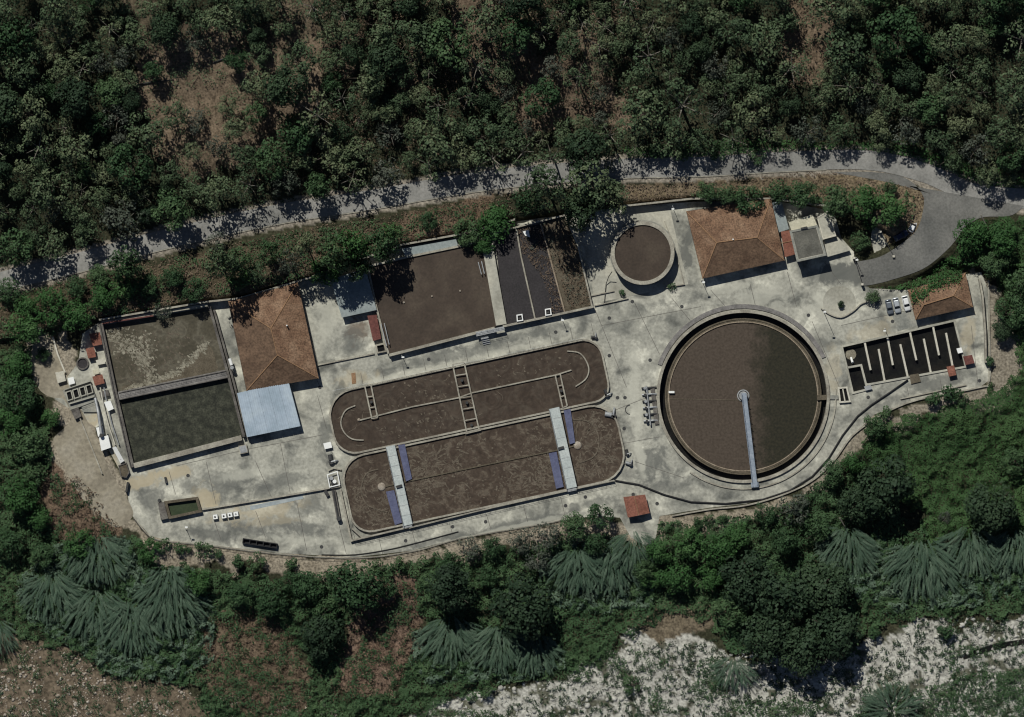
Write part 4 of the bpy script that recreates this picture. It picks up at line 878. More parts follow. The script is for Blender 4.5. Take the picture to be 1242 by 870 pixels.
for x in range(4):
    q = [(80+x*8,476-x*2.6),(86+x*8,474-x*2.6),(88.5+x*8,484-x*2.6),(82.5+x*8,486-x*2.6)]; MB().strip(q, 1.2, .8, 1.5, closed=True).obj('channel_wall', 'concrete', ip); MB().poly(q, .86).obj('channel_water', 'water_black', ip)
MB().strip([(84,490),(114,481)], 1.4, .8, 1.7).obj('wall', 'concrete', ip); MB().strip([(78,473),(110,462)], 1.2, .8, 1.6).obj('wall', 'concrete', ip)
railing(ip, [(76,474),(110,463),(118,486),(86,498)], .8, 'dark_metal')
MB().prism([(86,497),(95,494),(99,505),(91,509)], -.1, 1.3).obj('sump', 'concrete_dark', ip); MB().prism([(98,491),(116,487),(119,500),(101,500)], -.1, .6).obj('ramp', 'concrete_grey', ip)
sc = thing('screw_conveyor', 'long pale inclined conveyor running down to the white truck', 'conveyor', 122, 512)
MB().ptube([(116,483,1.6),(120,500,2.6),(124,527,3.4)], .42, 0, 10).obj('tube', 'steel', sc); MB().cyl(124,528,.6,2.4,3.8,10).obj('drive', 'dark_metal', sc)
for p in ((117,490),(121,508)): MB().cyl(*p, .12, -.1, 2.2, 6).obj('leg', 'dark_metal', sc)
sc2 = thing('pipe_run', 'thin pipes running parallel between the conveyor and the double basin wall', 'pipes', 131, 510)
for k, o_ in enumerate((0, 4.5)): MB().ptube([(122+o_,470,1.2),(126+o_,492,1.2),(132+o_,516,1.0),(140+o_,540,.9)], .2, 0, 8).obj('pipe', 'steel' if k else 'plaster', sc2)
MB().prism([(126,488),(134,486),(138,496),(131,499)], -.1, 1.5).obj('tank_box', 'white_paint', sc2); MB().prism([(120,476),(131,473),(133,480),(122,483)], -.1, 1.2).obj('duct', 'concrete_dark', sc2)
rd_ = thing('round_pit', 'dark round pit ring left of the red cabinets', 'pit', 99, 440)
MB().ring(100,441,6,7.6,-.05,.6,24).obj('wall', 'concrete_dark', rd_); MB().disc(100,441,6.2,.2,24).obj('water', 'water_slate', rd_)
# vehicles ---------------------------------------------------
def loft(name, rings, m, parent, smooth=True, caps=True):
    n = len(rings[0]); vs = [p for r in rings for p in r]; k = len(rings)
    fs = [(i*n+j, (i+1)*n+j, (i+1)*n+(j+1) % n, i*n+(j+1) % n) for i in range(k-1) for j in range(n)]
    if caps: fs += [tuple(range(n)), tuple(range((k-1)*n+n-1, (k-1)*n-1, -1))]
    return mesh_obj(name, vs, fs, m, parent, smooth)
def car(lab, px, py, z, ang, paint, L=4.5, Wd=1.9, group=None):
    t = thing('parked_car', lab, 'car', px, py, z, group); BASE[t.name] = (0, 0, 0)
    t.rotation_euler = (0, 0, math.radians(ang)); hl, hw = L/2, Wd/2
    def sec(x, w_, z0, z1, r=.18):
        return [(x,-w_+r*.6,z0),(x,-w_,z0+r),(x,-w_,z1-r),(x,-w_+r,z1),(x,w_-r,z1),(x,w_,z1-r),(x,w_,z0+r),(x,w_-r*.6,z0)]
    loft('body', [sec(-hl,hw*.78,.35,.78,.1),sec(-hl+.12,hw*.93,.28,.9),sec(-hl*.6,hw,.25,.98),sec(0,hw,.25,.96),sec(hl*.45,hw,.25,.93),sec(hl-.35,hw*.93,.26,.8),sec(hl-.05,hw*.78,.32,.65,.1)], paint, t)
    def cab(x, w0, z0, x1, w1, z1): return None
    g0 = [(-hl*.86,hw*.82,.93),(-hl*.62,hw*.72,1.40),(hl*.12,hw*.72,1.43),(hl*.46,hw*.84,.92)]
    gl = []
    for x, w_, z_ in g0: gl += [(x,-w_,z_),(x,w_,z_)]
    base = [(-hl*.86,-hw*.88,.9),(-hl*.86,hw*.88,.9),(hl*.46,-hw*.88,.88),(hl*.46,hw*.88,.88)]
    mesh_obj('windscreen', gl[4:], [(0,2,3,1)], 'glass_dark', t); mesh_obj('rear_window', gl[:4], [(0,2,3,1)], 'glass_dark', t)
    for s_ in (0, 1):
        q = [gl[s_], gl[2+s_], gl[4+s_], gl[6+s_]]; mesh_obj('side_window', q, [(0,1,2,3)] if s_ else [(3,2,1,0)], 'glass_dark', t)
    rf = [(-hl*.64,-hw*.70,1.405),(-hl*.64,hw*.70,1.405),(hl*.13,hw*.70,1.435),(hl*.13,-hw*.70,1.435)]
    r2 = [(x,y,z_+.05) for x,y,z_ in [(-hl*.56,-hw*.6,1.42),(-hl*.56,hw*.6,1.42),(hl*.06,hw*.6,1.43),(hl*.06,-hw*.6,1.43)]]
    mesh_obj('roof', rf+r2, [(4,7,6,5),(0,3,7,4),(1,5,6,2),(3,2,6,7),(0,4,5,1)], paint, t)
    for sx in (-1, 1):
        for sy in (-1, 1):
            x = sx*hl*.62; y = sy*(hw-.1); rg = []
            for yy in (y-.1, y+.1): rg.append([(x+.32*math.cos(a*math.pi/8), yy, .32+.32*math.sin(a*math.pi/8)) for a in range(16)])
            w_ = loft('wheel', rg, 'black_rubber', t, False)
        mesh_obj('headlight' if sx > 0 else 'tail_light', [(sx*(hl-.12),-hw*.75,.58),(sx*(hl-.12),-hw*.5,.58),(sx*(hl-.2),-hw*.5,.76),(sx*(hl-.2),-hw*.75,.76)], [(0,1,2,3)], 'lamp_glass' if sx > 0 else 'paint_red', t)
        mesh_obj('headlight' if sx > 0 else 'tail_light', [(sx*(hl-.12),hw*.75,.58),(sx*(hl-.12),hw*.5,.58),(sx*(hl-.2),hw*.5,.76),(sx*(hl-.2),hw*.75,.76)], [(0,1,2,3)], 'lamp_glass' if sx > 0 else 'paint_red', t)
    for sy in (-1, 1): mesh_obj('mirror', [(hl*.33,sy*hw,.9),(hl*.33,sy*(hw+.18),.9),(hl*.4,sy*(hw+.16),.9),(hl*.33,sy*hw,1.03),(hl*.33,sy*(hw+.18),1.03),(hl*.4,sy*(hw+.16),1.0)], [(0,1,4,3),(0,2,1),(3,4,5),(1,2,5,4),(0,3,5,2)], paint, t)
    return t
G = 'cars parked beside the small overgrown building'
car('dark grey parked car, left one of the three beside the overgrown building', 1078.5, 372.5, .02, -78, 'car_grey', 4.6, 1.95, G)
car('silver parked car, middle one of the three beside the overgrown building', 1087.5, 370.5, .02, -78, 'car_silver', 4.8, 1.95, G)
car('white parked car, right one of the three beside the overgrown building', 1099, 368, .02, -76, 'car_white', 4.8, 2.0, G)
za = float(road_acc_z(1094, 284))
car('dark blue parked car under the trees inside the road bend', 1092, 286, za+.05, 30, 'car_blue', 4.7, 2.0)
car('white parked car with its nose beside the dark blue one in the road bend', 1106, 275, za+.1, 65, 'car_white', 3.6, 1.8)
tk = thing('tanker_truck', 'white box-bodied truck parked under the pale conveyor', 'truck', 127, 537); 
c4 = [(120,531),(131,528),(134.5,543),(123,547)]
MB().prism(c4, .7, 2.6).obj('cargo_body', 'white_paint', tk); MB().prism([(116.5,519),(124,517),(126,527),(119,530)], .5, 2.1).obj('cab', 'white_paint', tk)
MB().prism([(117,518),(123.4,516.3),(123.8,518),(117.4,519.7)], 1.2, 1.95).obj('windscreen', 'glass_dark', tk); MB().strip([(121,522),(127,543)], 4, .35, .68).obj('chassis', 'dark_metal', tk)
for q in ((120,530),(131,528),(123.5,543),(133.5,541),(117.5,522),(124.5,520)): MB().ptube([(q[0]-.8,q[1],.4),(q[0]+.8,q[1]-.2,.4)], .4, 0, 12).obj('wheel', 'black_rubber', tk)
sk = thing('inclined_chute', 'bright white slanted chute ending in a brown skip by the double basin', 'chute', 146, 556)
MB().add([W(137,543,2.6), W(141.5,541.5,2.6), W(151,559,1.3), W(146.5,562,1.3), W(137,543,2.3), W(141.5,541.5,2.3), W(151,559,1.0), W(146.5,562,1.0)], [(0,3,2,1),(4,5,6,7),(0,1,5,4),(1,2,6,5),(2,3,7,6),(3,0,4,7)]).obj('chute', 'white_paint', sk)
MB().strip([(144,565),(153,562),(156.5,573),(153,579),(147,578)], 1.2, -.1, 1.1, closed=True).obj('skip', 'concrete_dark', sk); MB().poly([(144,565),(153,562),(156.5,573),(153,579),(147,578)], .8).obj('waste', 'scum', sk)
for q in ((140,545),(147,557)): MB().cyl(*q, .1, -.1, 1.6, 6).obj('leg', 'dark_metal', sk)
# ---------------- gates, poles, manholes ----------------
def gate(lab, a, b, h=1.9, n=12):
    t = thing('gate', lab, 'gate', *a); z = .05
    for q in (a, b): MB().prism([(q[0]-1.3,q[1]-1.3),(q[0]+1.3,q[1]-1.3),(q[0]+1.3,q[1]+1.3),(q[0]-1.3,q[1]+1.3)], -.1, h+.3).obj('pillar', 'plaster', t)
    MB().strip([a, b], .5, h-.1, h).obj('rail', 'dark_metal', t); MB().strip([a, b], .5, .15, .3).obj('rail', 'dark_metal', t)
    for i in range(1, n): p = lerp(a, b, i/n); MB().cyl(*p, .06, .1, h, 6).obj('bar', 'dark_metal', t)
gate('dark barred plant gate between white pillars where the access road enters the yard', (1036,313), (1046,345))
gate('dark barred side gate beside the dark blue car', (1068,281), (1084,311))
def lamp(lab, px, py, h, ax, ay, grp='lamp posts in the yard'):
    t = thing('lamp_post', lab, 'lamp post', px, py, 0, grp)
    MB().cyl(px, py, .28, -.05, .35, 10).obj('base', 'plaster', t); MB().cyl(px, py, .11, .3, h, 8, .07).obj('pole', 'steel', t)
    MB().ptube([(px,py,h-.05),(px+ax,py+ay,h+.2)], .05, 0, 6).obj('arm', 'steel', t)
    x, y = px+ax*1.2, py+ay*1.2; MB().prism([(x-1.6,y-.9),(x+1.6,y-.9),(x+1.6,y+.9),(x-1.6,y+.9)], h+.12, h+.32).obj('lamp_head', 'white_paint', t)
for a in (('lamp post at the lower left corner of the wide tiled building', 851,340,5.6,2,2), ('lamp post beside the curved low wall near the gate', 998,376,10,2,2), ('lamp post on the lower wall of the sludge beds', 681,386,4.2,1,2), ('lamp post between settling basin and upper ditch, above the open chamber side', 487.5,431,4,1,2), ('lamp post beside the retaining wall above the small round tank', 815,250,4.5,1,3), ('lamp post in front of the parked cars', 1073,399,3.4,0,2), ('lamp post at the lower fence below the white cube tanks', 226,642,5,0,-2), ('lamp post beside the upper gate pillar', 1037,313,6,2,2)): lamp(*a)
def dark_disc(px, py, lab, r=.55, m='dark_metal'):
    o = MB().cyl(px, py, r, -.02, .035, 16).obj('manhole_cover', m); tag(o, lab, 'manhole cover', 'dark manhole covers in the yard')
MH = [(388,470,'left of the upper ditch below the forecourt wall'),(520,436,'in the road above the middle of the upper ditch'),(674,403,'above the right half of the upper ditch'),(739,386,'in the open yard below the small kerb'),(767,366,'in front of the shrub by the small round tank'),(827,372,'between the round tank and the clarifier'),(739,431.5,'right of the upper ditch'),(788.5,437,'at the upper left of the clarifier'),(749,482.5,'left of the pair beside the ditch notch'),(758,482.5,'right of the pair beside the ditch notch'),(980.5,382.5,'above the right of the clarifier'),(589,633,'below the middle of the lower ditch'),(686,613.5,'below the right bridge of the lower ditch'),(492,656,'below the left bridge of the lower ditch'),(390,663.5,'by the lower fence right of the black skip'),(228,577,'below the double basin'),(710,603,'near the right end of the road below the ditch'),(549,639,'by the hose end on the lower road'),(1082.5,390,'in front of the dark grey car'),(1188,462,'at the lower right corner of the plant'),(1053,482,'left of the pipe below the serpentine tank'),(757,520,'right of the lower ditch'),(768,600,'above the red-roofed kiosk'),(797,611,'right of the red-roofed kiosk')]
for x, y, l in MH: dark_disc(x, y, 'dark round manhole cover '+l)
tag(MB().prism([(199,579),(201.5,578.5),(203,586),(200.5,586.5)], -.05, .9).obj('bollard_box', 'dark_metal'), 'small dark upright box below the double basin', 'box')
ev = thing('concrete_hatch', 'faint curved opening ring right of the ditch notch', 'hatch', 763, 498)
MB().ring(764,497,5,6,-.02,.12,20,a0=90,a1=270).obj('rim', 'dark_metal', ev)
for x,y,l in ((429,462,'orange-brown planks lying above the left ditch end'),): tag(MB().prism([(x-3,y-9),(x+2,y-10),(x+3,y+3),(x-2,y+4)], .0, .12).obj('plank_stack', 'tile_cap'), l, 'planks')
# boulders/rubble by beds
mg = tag(MB().prism([(634,281),(641,279),(643,288),(637,286)], .9, 2.3).obj('white_cover', 'white_paint'), 'crumpled white cover at the upper end of the sludge beds', 'cover')
# concrete items in the road bend
for k, (x, y) in enumerate(((1074,275),(1066,262))): pass
# ---------------- vegetation ----------------
def leaf_quads(C, Nn, size, r, asp=1.0):
    n = len(C); Nn = Nn/np.maximum(np.linalg.norm(Nn, axis=1, keepdims=True), 1e-6)
    t = r.normal(size=(n, 3)); t -= (t*Nn).sum(1, keepdims=True)*Nn; t /= np.maximum(np.linalg.norm(t, axis=1, keepdims=True), 1e-6); b = np.cross(Nn, t)
    s = (size*r.uniform(.6, 1.3, n))[:, None]/2
    v = np.stack([C+t*s*asp, C+b*s*.8, C-t*s*asp, C-b*s*.8], 1).reshape(-1, 3)
    return v, np.arange(4*n).reshape(-1, 4)
def crown_mesh(name, R, H, ncl, leaf, m, r, base=.35, spread=1.0, cl=(.26,.40), dens=1.25, core=.9, droop=0):
    Cs, Ns, T = [], [], []
    for i in range(ncl):
        a = r.uniform(0, 2*math.pi); q = math.sqrt(r.uniform(0, 1))*core*spread; top = math.sqrt(max(0, 1-(q/1.05)**2))
        zc = H*(base+(1-base)*top*r.uniform(.55, 1.0)); rc = R*r.uniform(*cl)*(1.1-.35*q)
        c = np.array([R*q*math.cos(a)*.82, R*q*math.sin(a)*.82, zc-rc*.5]); n = int(dens*4*math.pi*rc*rc*.62/(leaf*leaf))
        d = r.normal(size=(n, 3)); d[:, 2] = np.abs(d[:, 2])*1.0-.25; d /= np.linalg.norm(d, axis=1, keepdims=True)
        rad = rc*(1-.35*r.random(n)**2)*(1+.25*(vnoise(d[:, 0]*10+i*9, d[:, 1]*10, 4, i)-.5))
        p = c+d*rad[:, None]*np.array([1, 1, .85]); p[:, 2] -= droop*r.random(n)*rc
        Cs.append(p); Ns.append(d+r.normal(size=(n, 3))*.28+np.array([0, 0, .15])); T.append(np.clip(r.normal(.5, .2)+r.normal(0, .18, n), 0, 1))
    C = np.concatenate(Cs); v, f = leaf_quads(C, np.concatenate(Ns), leaf, r)
    return mesh_obj(name, v, f, m, None, tint=np.concatenate(T)), [c for c in Cs]
def trunk_mesh(m, R, H, r, lean=.0):
    mb = MB(); lx = r.uniform(-lean, lean)*R; top = (lx, r.uniform(-lean, lean)*R, H*.72)
    mb.tube([(0,0,-.6),(lx*.3,top[1]*.3,H*.3),top], R*.05+.05, 7, R*.02)
    for k in range(6):
        a = k*math.pi/3+r.uniform(-.4, .4); z0 = H*r.uniform(.3, .55); q = R*r.uniform(.45, .75); f = z0/(H*.72)
        mb.tube([(top[0]*f,top[1]*f,z0),(top[0]*f+q*.5*math.cos(a),top[1]*f+q*.5*math.sin(a),z0+H*.15),(top[0]*f+q*math.cos(a),top[1]*f+q*math.sin(a),H*r.uniform(.62,.8))], R*.022+.03, 5, .03)
    return mb.obj('trunk', m)
PROTO = {}
def proto(kind, n, R, H, ncl, leaf, m, tm='bark', **kw):
    L_ = []
    for i in range(n):
        r = np.random.default_rng(hash_(kind)+i*17); c, _ = crown_mesh('crown', R, H, ncl, leaf, m, r, **kw); t = trunk_mesh(tm, R, H, r, .25)
        for o in (c, t): COL.objects.unlink(o)
        L_.append((c.data, t.data, R, H)); bpy.data.objects.remove(c); bpy.data.objects.remove(t)
    PROTO[kind] = L_
def hash_(s): return sum(ord(c)*(i+3) for i, c in enumerate(s))
proto('forest', 7, 6, 11, 17, .66, 'leaf_forest', cl=(.24,.42), dens=1.05, base=.45)
proto('airy', 3, 6, 12, 20, .58, 'leaf_forest', 'bark_pale', cl=(.16,.27), dens=.75, base=.3)
proto('bright', 4, 6, 7.5, 30, .60, 'leaf_bright', cl=(.22,.34))
proto('mid', 4, 6, 8, 28, .62, 'leaf_mid', cl=(.22,.36))
proto('dark', 4, 6, 9, 34, .60, 'leaf_dark', cl=(.24,.38), core=.85)
proto('grey', 3, 6, 7.5, 24, .62, 'leaf_grey', 'bark_pale', cl=(.2,.32), dens=.9)
proto('shrub', 3, 2.2, 3.0, 9, .42, 'leaf_mid', cl=(.35,.55))
CNT = {}
def tree(kind, px, py, r_px, name, lab, cat='tree', grp=None, hs=1.0, z=None):
    z = hz(px, py) if z is None else z
    i = CNT.get(kind, 0); CNT[kind] = i+1; cm_, tm_, R, H = PROTO[kind][i % len(PROTO[kind])]
    t = bpy.data.objects.new(name, None); COL.objects.link(t); s = r_px*S/R*1.08; sh = s*hs
    t.location = W(px, py, z, z+H*sh*.7); t.rotation_euler = (0, 0, random.uniform(0, 6.28)); t.scale = (s*random.uniform(.92,1.08), s*random.uniform(.92,1.08), sh)
    tag(t, lab, cat, grp)
    for n_, d in (('crown', cm_), ('trunk', tm_)):
        o = bpy.data.objects.new(n_, d); COL.objects.link(o); o.parent = t
    return t
# --- hillside forest ---
BARE = [[(160,60),(200,40),(275,25),(305,75),(395,35),(400,125),(305,180),(290,205),(238,220),(185,185),(162,120)], [(338,-40),(378,-40),(370,60),(385,105),(365,110),(345,60)], [(150,-20),(185,-20),(190,45),(165,55)], [(620,50),(695,60),(705,158),(640,158),(612,125)], [(700,40),(718,40),(738,95),(768,130),(765,155),(745,150),(715,110)], [(538,-20),(572,-20),(580,65),(548,75)], [(950,-20),(1002,-20),(1010,65),(992,105),(955,60)]]
ROADN = lambda x: float(np.interp(x, [p[0] for p in ROAD_C], [p[1] for p in ROAD_C]))
pts = []; rr = random.Random(11)
# roadside row placed by hand, then dart throwing above it
ROW = [(20,300,26),(62,296,24),(104,284,22),(150,268,30),(208,255,26),(262,236,26),(262,292,16),(300,225,24),(345,222,22),(385,225,20),(425,215,26),(470,212,22),(520,202,22),(560,190,20),(595,192,26),(635,186,24),(672,190,26),(712,182,30),(742,196,14),(770,178,18),(812,170,24),(850,172,20),(890,166,24),(935,160,20),(980,158,24),(1020,155,20),(1068,150,18),(1100,158,22),(1142,168,20),(1185,180,24),(1225,190,22)]
for x, y, r in ROW: pts.append((x, y, r))
for _ in range(26000):
    x = rr.uniform(-16, 1258); y = rr.uniform(-16, 290); r = rr.uniform(17, 33) if rr.random() < .7 else rr.uniform(13, 18)
    if x > 780 and y < 150: r *= 1.12
    if y+r*.75 > ROADN(x)-15: continue
    if any(inside([x], [y], b)[0] for b in BARE) and rr.random() < .97: continue
    if all((x-a)**2+(y-b)**2 > (.63*(r+c))**2 for a, b, c in pts): pts.append((x, y, r))
    if len(pts) >= 285: break
print('forest trees', len(pts))
LM = [(0,90,'the far left road'),(90,180,'the inlet cabinets'),(180,270,'the foaming basin'),(270,360,'the left tiled roof'),(360,450,'the blue-grey roof'),(450,540,'the settling basin'),(540,630,'the round bright tree'),(630,720,'the sludge beds'),(720,810,'the round tank'),(810,900,'the wide tiled roof'),(900,990,'the grey tower'),(990,1080,'the plant gate'),(1080,1160,'the three parked cars'),(1160,1300,'the road junction')]
groups = {}
for p in pts:
    x, y, r = p; l = next((k for k, q in enumerate(LM) if q[0] <= max(0, x) < q[1]), 13); yr = ROADN(x); b = min(5, int((yr-y)/ (max(yr, 40)) * 6)); groups.setdefault((l, b), []).append(p)
BN = ['roadside', 'second', 'third', 'fourth', 'fifth', 'topmost']
for (l, b), ps in groups.items():
    ps.sort(); n = len(ps)
    for k, (x, y, r) in enumerate(ps):
        kd = 'airy' if rr.random() < .16 or (500 < x < 760 and rr.random() < .3) else rr.choices(['forest','mid','dark','grey'], [.62,.16,.12,.10])[0]
        o_ = '' if n == 1 else ('leftmost' if k == 0 else 'rightmost' if k == n-1 else ['','second','third','fourth','fifth','sixth','seventh','eighth','ninth','tenth','eleventh','twelfth'][k]+' from the left')
        sz = 'large' if r > 23 else ('small' if r < 18 else 'medium')
        lab = f"{sz} {dict(airy='thin-crowned', forest='rounded', mid='green', dark='dark-green', grey='pale')[kd]} tree, {BN[b]} forest row above {LM[l][2]}{', '+o_ if o_ else ''}"
        tree(kd, x, y, r, 'forest_tree', lab, 'tree', 'trees of the hillside forest above the road', hs=rr.uniform(.9, 1.25)*(1.3 if kd in ('mid','dark','grey') else 1))
# --- trees around the plant ---
T = [
 ('bright',62,372,26,'bushy green tree on the bank below the road at far left'),('bright',28,398,24,'green tree left of the pale gravel terrace'),('bright',92,382,22,'green tree above the red cabinets of the inlet works'),('mid',10,352,18,'green shrub tree at the left frame edge under the road'),('bright',125,358,20,'green tree on the bank above the foaming basin corner'),('mid',52,430,10,'small dark tree at the upper end of the gravel terrace'),
 ('grey',196,378,14,'small grey-green tree leaning over the upper wall of the foaming basin'),('mid',150,318,22,'tree casting shade across the road above the foaming basin'),('forest',265,318,24,'tall tree beside the upper right corner of the foaming basin'),('bright',290,338,16,'green tree behind the left tiled building'),('mid',235,352,16,'shrubby tree behind the upper wall of the foaming basin'),
 ('mid',405,305,27,'big green tree overhanging the blue-grey flat roof, left of two'),('mid',432,322,22,'green tree overhanging the blue-grey flat roof, lower one'),('mid',462,297,24,'green tree at the upper left corner of the settling basin'),('grey',350,318,18,'grey-green tree behind the forecourt of the left tiled building'),('forest',372,300,18,'tree between the road and the blue-grey flat roof'),
 ('bright',600,272,24,'round bright green tree overhanging the upper right of the settling basin'),('mid',566,282,20,'green tree at the upper edge of the settling basin, left of the bright one'),('forest',665,226,30,'tree standing over the road above the sludge beds, left one'),('forest',715,222,32,'tree standing over the road above the sludge beds, middle one'),('forest',742,240,24,'dark tree between the road and the small round tank'),('dark',702,258,24,'dark shaded tree over the upper end of the sludge beds'),('mid',640,242,21,'small tree on the bank left of the sludge beds'),
 ('mid',858,233,15,'low green tree in the hedge behind the wide tiled building, leftmost'),('mid',880,236,14,'low green tree in the hedge behind the wide tiled building, second'),('mid',908,242,20,'round tree overhanging the wide tiled roof'),('mid',945,232,17,'hedge tree above the narrow grey-green roof'),('mid',975,236,19,'hedge tree above the grey tower'),('mid',1014,244,22,'hedge tree above the white flat hut'),('bright',1048,246,22,'hedge tree right of the white flat hut, larger'),('bright',1078,256,24,'bright tree beside the dark blue car'),('mid',1080,228,9,'small dark round shrub inside the road bend'),('mid',1043,292,14,'round tree beside the upper gate pillar'),('bright',1055,272,10,'small tree between the gates'),
 ('bright',1178,285,24,'dense round tree at the inner corner of the road junction'),('bright',1215,290,22,'green tree right of the road junction corner'),('mid',1205,320,18,'dark green tree above the right boundary wall'),('dark',1020,369,5,'tiny dark shrub on the curved low wall'),('mid',1058,360,10,'round shrub left of the dark grey car'),
 ('mid',1228,378,24,'dark green tree at the right frame edge beside the boundary path'),('mid',1236,345,20,'green tree at the right frame edge above the others'),('dark',1215,400,15,'dark tree right of the pale boundary path'),
 ('dark',1075,590,42,'big dark rounded tree right below the huge clarifier'),('dark',1040,612,28,'dark tree at the left flank of the big rounded one below the clarifier'),('mid',1062,516,17,'green tree below the curved parapet right of the clarifier'),('mid',1010,575,18,'green tree touching the curved parapet below the clarifier'),
 ('grey',962,616,22,'grey-green tree below the clarifier parapet'),('mid',928,624,16,'green bush tree at the parapet below the clarifier'),('mid',990,640,20,'green tree among the grey-green ones below the clarifier'),
 ('dark',1200,616,34,'big dark tree in the bright creepers at right'),('grey',1147,628,9,'small whitish bare tree in the bright creepers'),
 ('dark',905,702,36,'huge dark tree group, upper left crown'),('dark',950,722,40,'huge dark tree group, central crown'),('dark',1000,712,38,'huge dark tree group, upper right crown'),('dark',1012,768,38,'huge dark tree group, right lower crown'),('dark',930,775,38,'huge dark tree group, left lower crown'),('dark',972,790,36,'huge dark tree group, lowest crown by the river gravel'),('mid',888,740,26,'lighter green crown on the left flank of the huge dark group'),
 ('mid',430,708,36,'big green tree below the lower fence and black hose'),('dark',390,772,30,'dark tree left of the brown brush below the lower fence'),('mid',395,740,20,'mid green tree beside the brown brush'),
 ('dark',545,712,32,'dark rounded tree left of the darkest dome crown'),('dark',632,737,42,'darkest dome-shaped tree in the middle of the lower bank'),('mid',590,700,14,'small green tree between the two dark domes'),
 ('grey',568,666,17,'grey-green tree under the road below the ditch, leftmost'),('mid',597,664,15,'green tree right of the leftmost grey-green one below the ditch'),('grey',632,655,19,'grey-green tree below the middle of the lower ditch'),('grey',664,650,20,'grey-green tree below the right bridge of the lower ditch'),('grey',650,678,18,'grey-green tree just above the dark dome'),('mid',697,640,20,'green tree left of the kiosk, further one'),('mid',728,626,20,'green tree next to the red-roofed kiosk'),('mid',722,660,16,'small green tree below the kiosk path'),('mid',545,680,14,'green shrub tree below the hose end'),
 ('bright',800,668,20,'green tree below the kiosk, right of the pale slope'),('bright',835,660,22,'green tree on the lower bank below the black pipe'),('bright',870,668,24,'wide green tree on the lower bank left of the huge dark group'),('bright',820,700,24,'green tree in the second row below the kiosk'),('bright',860,702,20,'green tree left flank of the huge dark group'),('bright',788,700,16,'small green tree at the top of the reeds below the kiosk'),
 ('bright',25,600,26,'green tree at the left frame edge beside the brown slope'),('mid',30,540,26,'dark green tree left of the gravel terrace, lower'),('mid',22,480,26,'green tree left of the gravel terrace, middle'),('bright',48,628,16,'small tree within the brown slope at left'),('bright',62,508,14,'green tree pushing into the gravel terrace'),('mid',10,660,22,'green tree at the left frame edge above the reeds'),
 ('mid',285,318,20,'larger tree by the road above the gap between foaming basin and tiled roof'),('bright',395,330,20,'tree overhanging the top left of the blue-grey roof'),('bright',425,300,26,'broad bright tree between road and blue-grey roof'),('mid',120,335,16,'tree under the road directly above the red cabinets'),('bright',475,282,16,'small bright tree by the road above the settling basin'),('mid',520,268,12,'small tree on the brown bank above the settling basin'),('bright',585,295,16,'lower lobe tree at the settling basin upper right corner'),('bright',150,345,18,'bushy tree directly on the wall above the foaming basin, left'),
 ('bright',30,372,18,'green tree on the far left bank, right under the road'),('mid',92,348,15,'small green tree on the bank under the road left of the red cabinets'),('mid',178,346,14,'small tree under the road above the upper wall of the foaming basin'),('mid',208,336,15,'tree under the road above the middle of the foaming basin'),('mid',326,306,16,'tree by the road above the left tiled roof'),('forest',312,332,15,'tree touching the top of the left tiled roof'),
 ('bright',20,445,22,'green tree left of the gravel terrace, upper'),('bright',12,512,20,'green tree at the left frame edge, level with the terrace middle'),('mid',40,575,18,'dark green tree at the lower left of the gravel terrace'),('bright',95,660,20,'green tree right above the left reed fans'),('mid',50,672,18,'green tree above the left reed fan'),('bright',240,705,18,'green tree between the fence shrubs and the reeds'),('mid',375,712,22,'green tree below the isolated right fence shrub'),('mid',350,705,14,'small green tree under the fence, left of the big one'),
 ('mid',470,715,14,'small tree between the big green tree and the brown brush'),('mid',780,690,16,'small tree right of the reed curtain'),('bright',895,650,18,'green tree between the parapet shrubs and the huge dark group'),('mid',950,655,20,'green tree on the bank above the huge dark group'),('bright',1035,560,16,'green tree right under the curved parapet'),('mid',1230,560,20,'green mound at the right frame edge in the creepers'),
 ('bright',180,668,16,'green bush at the corner below the lower fence'),('mid',330,730,22,'green tree among the creepers below the black skip'),('mid',290,722,18,'green tree left of the one below the black skip'),
]
for kd, x, y, r, lab in T: tree(kd, x, y, r, 'tree', lab, 'tree', hs=1.15 if x > 705 and y < 270 else 2.0 if (630 < x < 750 and y < 270) or (x < 480 and y < 330) else 1.0)
SH = [(198,662,8,'left end, below the fence corner'),(216,666,7,'second from the left'),(230,667,4,'tiny third one from the left'),(247,667,9,'fourth from the left, tall'),(266,673,6,'fifth from the left, narrow'),(289,679,8,'sixth from the left, below the black skip'),(311,682,9,'seventh, right below the black skip'),(352,686,7,'eighth, alone at the right end'),(755,356,5,'beside the small round tank'),(459,687,8,'below the black hose, left one'),(483,682,9,'below the black hose, right one'),(878,628,6,'under the clarifier parapet, right one'),(860,630,7,'under the clarifier parapet, middle one'),(845,634,8,'under the clarifier parapet, left one'),(1200,440,7,'right of the boundary wall near the pipe'),(815,348,5,'right of the round tank kerb'),(1150,478,13,'below the serpentine tank, right'),(1130,484,11,'below the serpentine tank, left'),(1165,483,9,'below the serpentine tank, far right'),(1075,502,8,'where the black pipe bends'),(1062,768,10,'on the river gravel right of the huge dark trees'),(765,831,11,'round one on the white river gravel'),(590,842,9,'left one on the white river gravel'),(1145,765,12,'dark one on the pale river bank'),(918,190,10,'round one at the upper road edge above the grey tower'),(830,186,12,'low one at the upper road edge above the small tank'),(800,184,12,'low one at the upper road edge, further left'),(870,184,11,'low one at the upper road edge, left of the round one')]
for x, y, r, l in SH: tree('shrub', x, y, r*(1.3 if y > 655 and x < 360 else 1.05), 'shrub', ('row shrub under the lower fence, ' if y > 655 and x < 360 else 'green shrub ')+l, 'shrub', 'shrubs along the plant edges' if x < 360 and y > 655 else None)
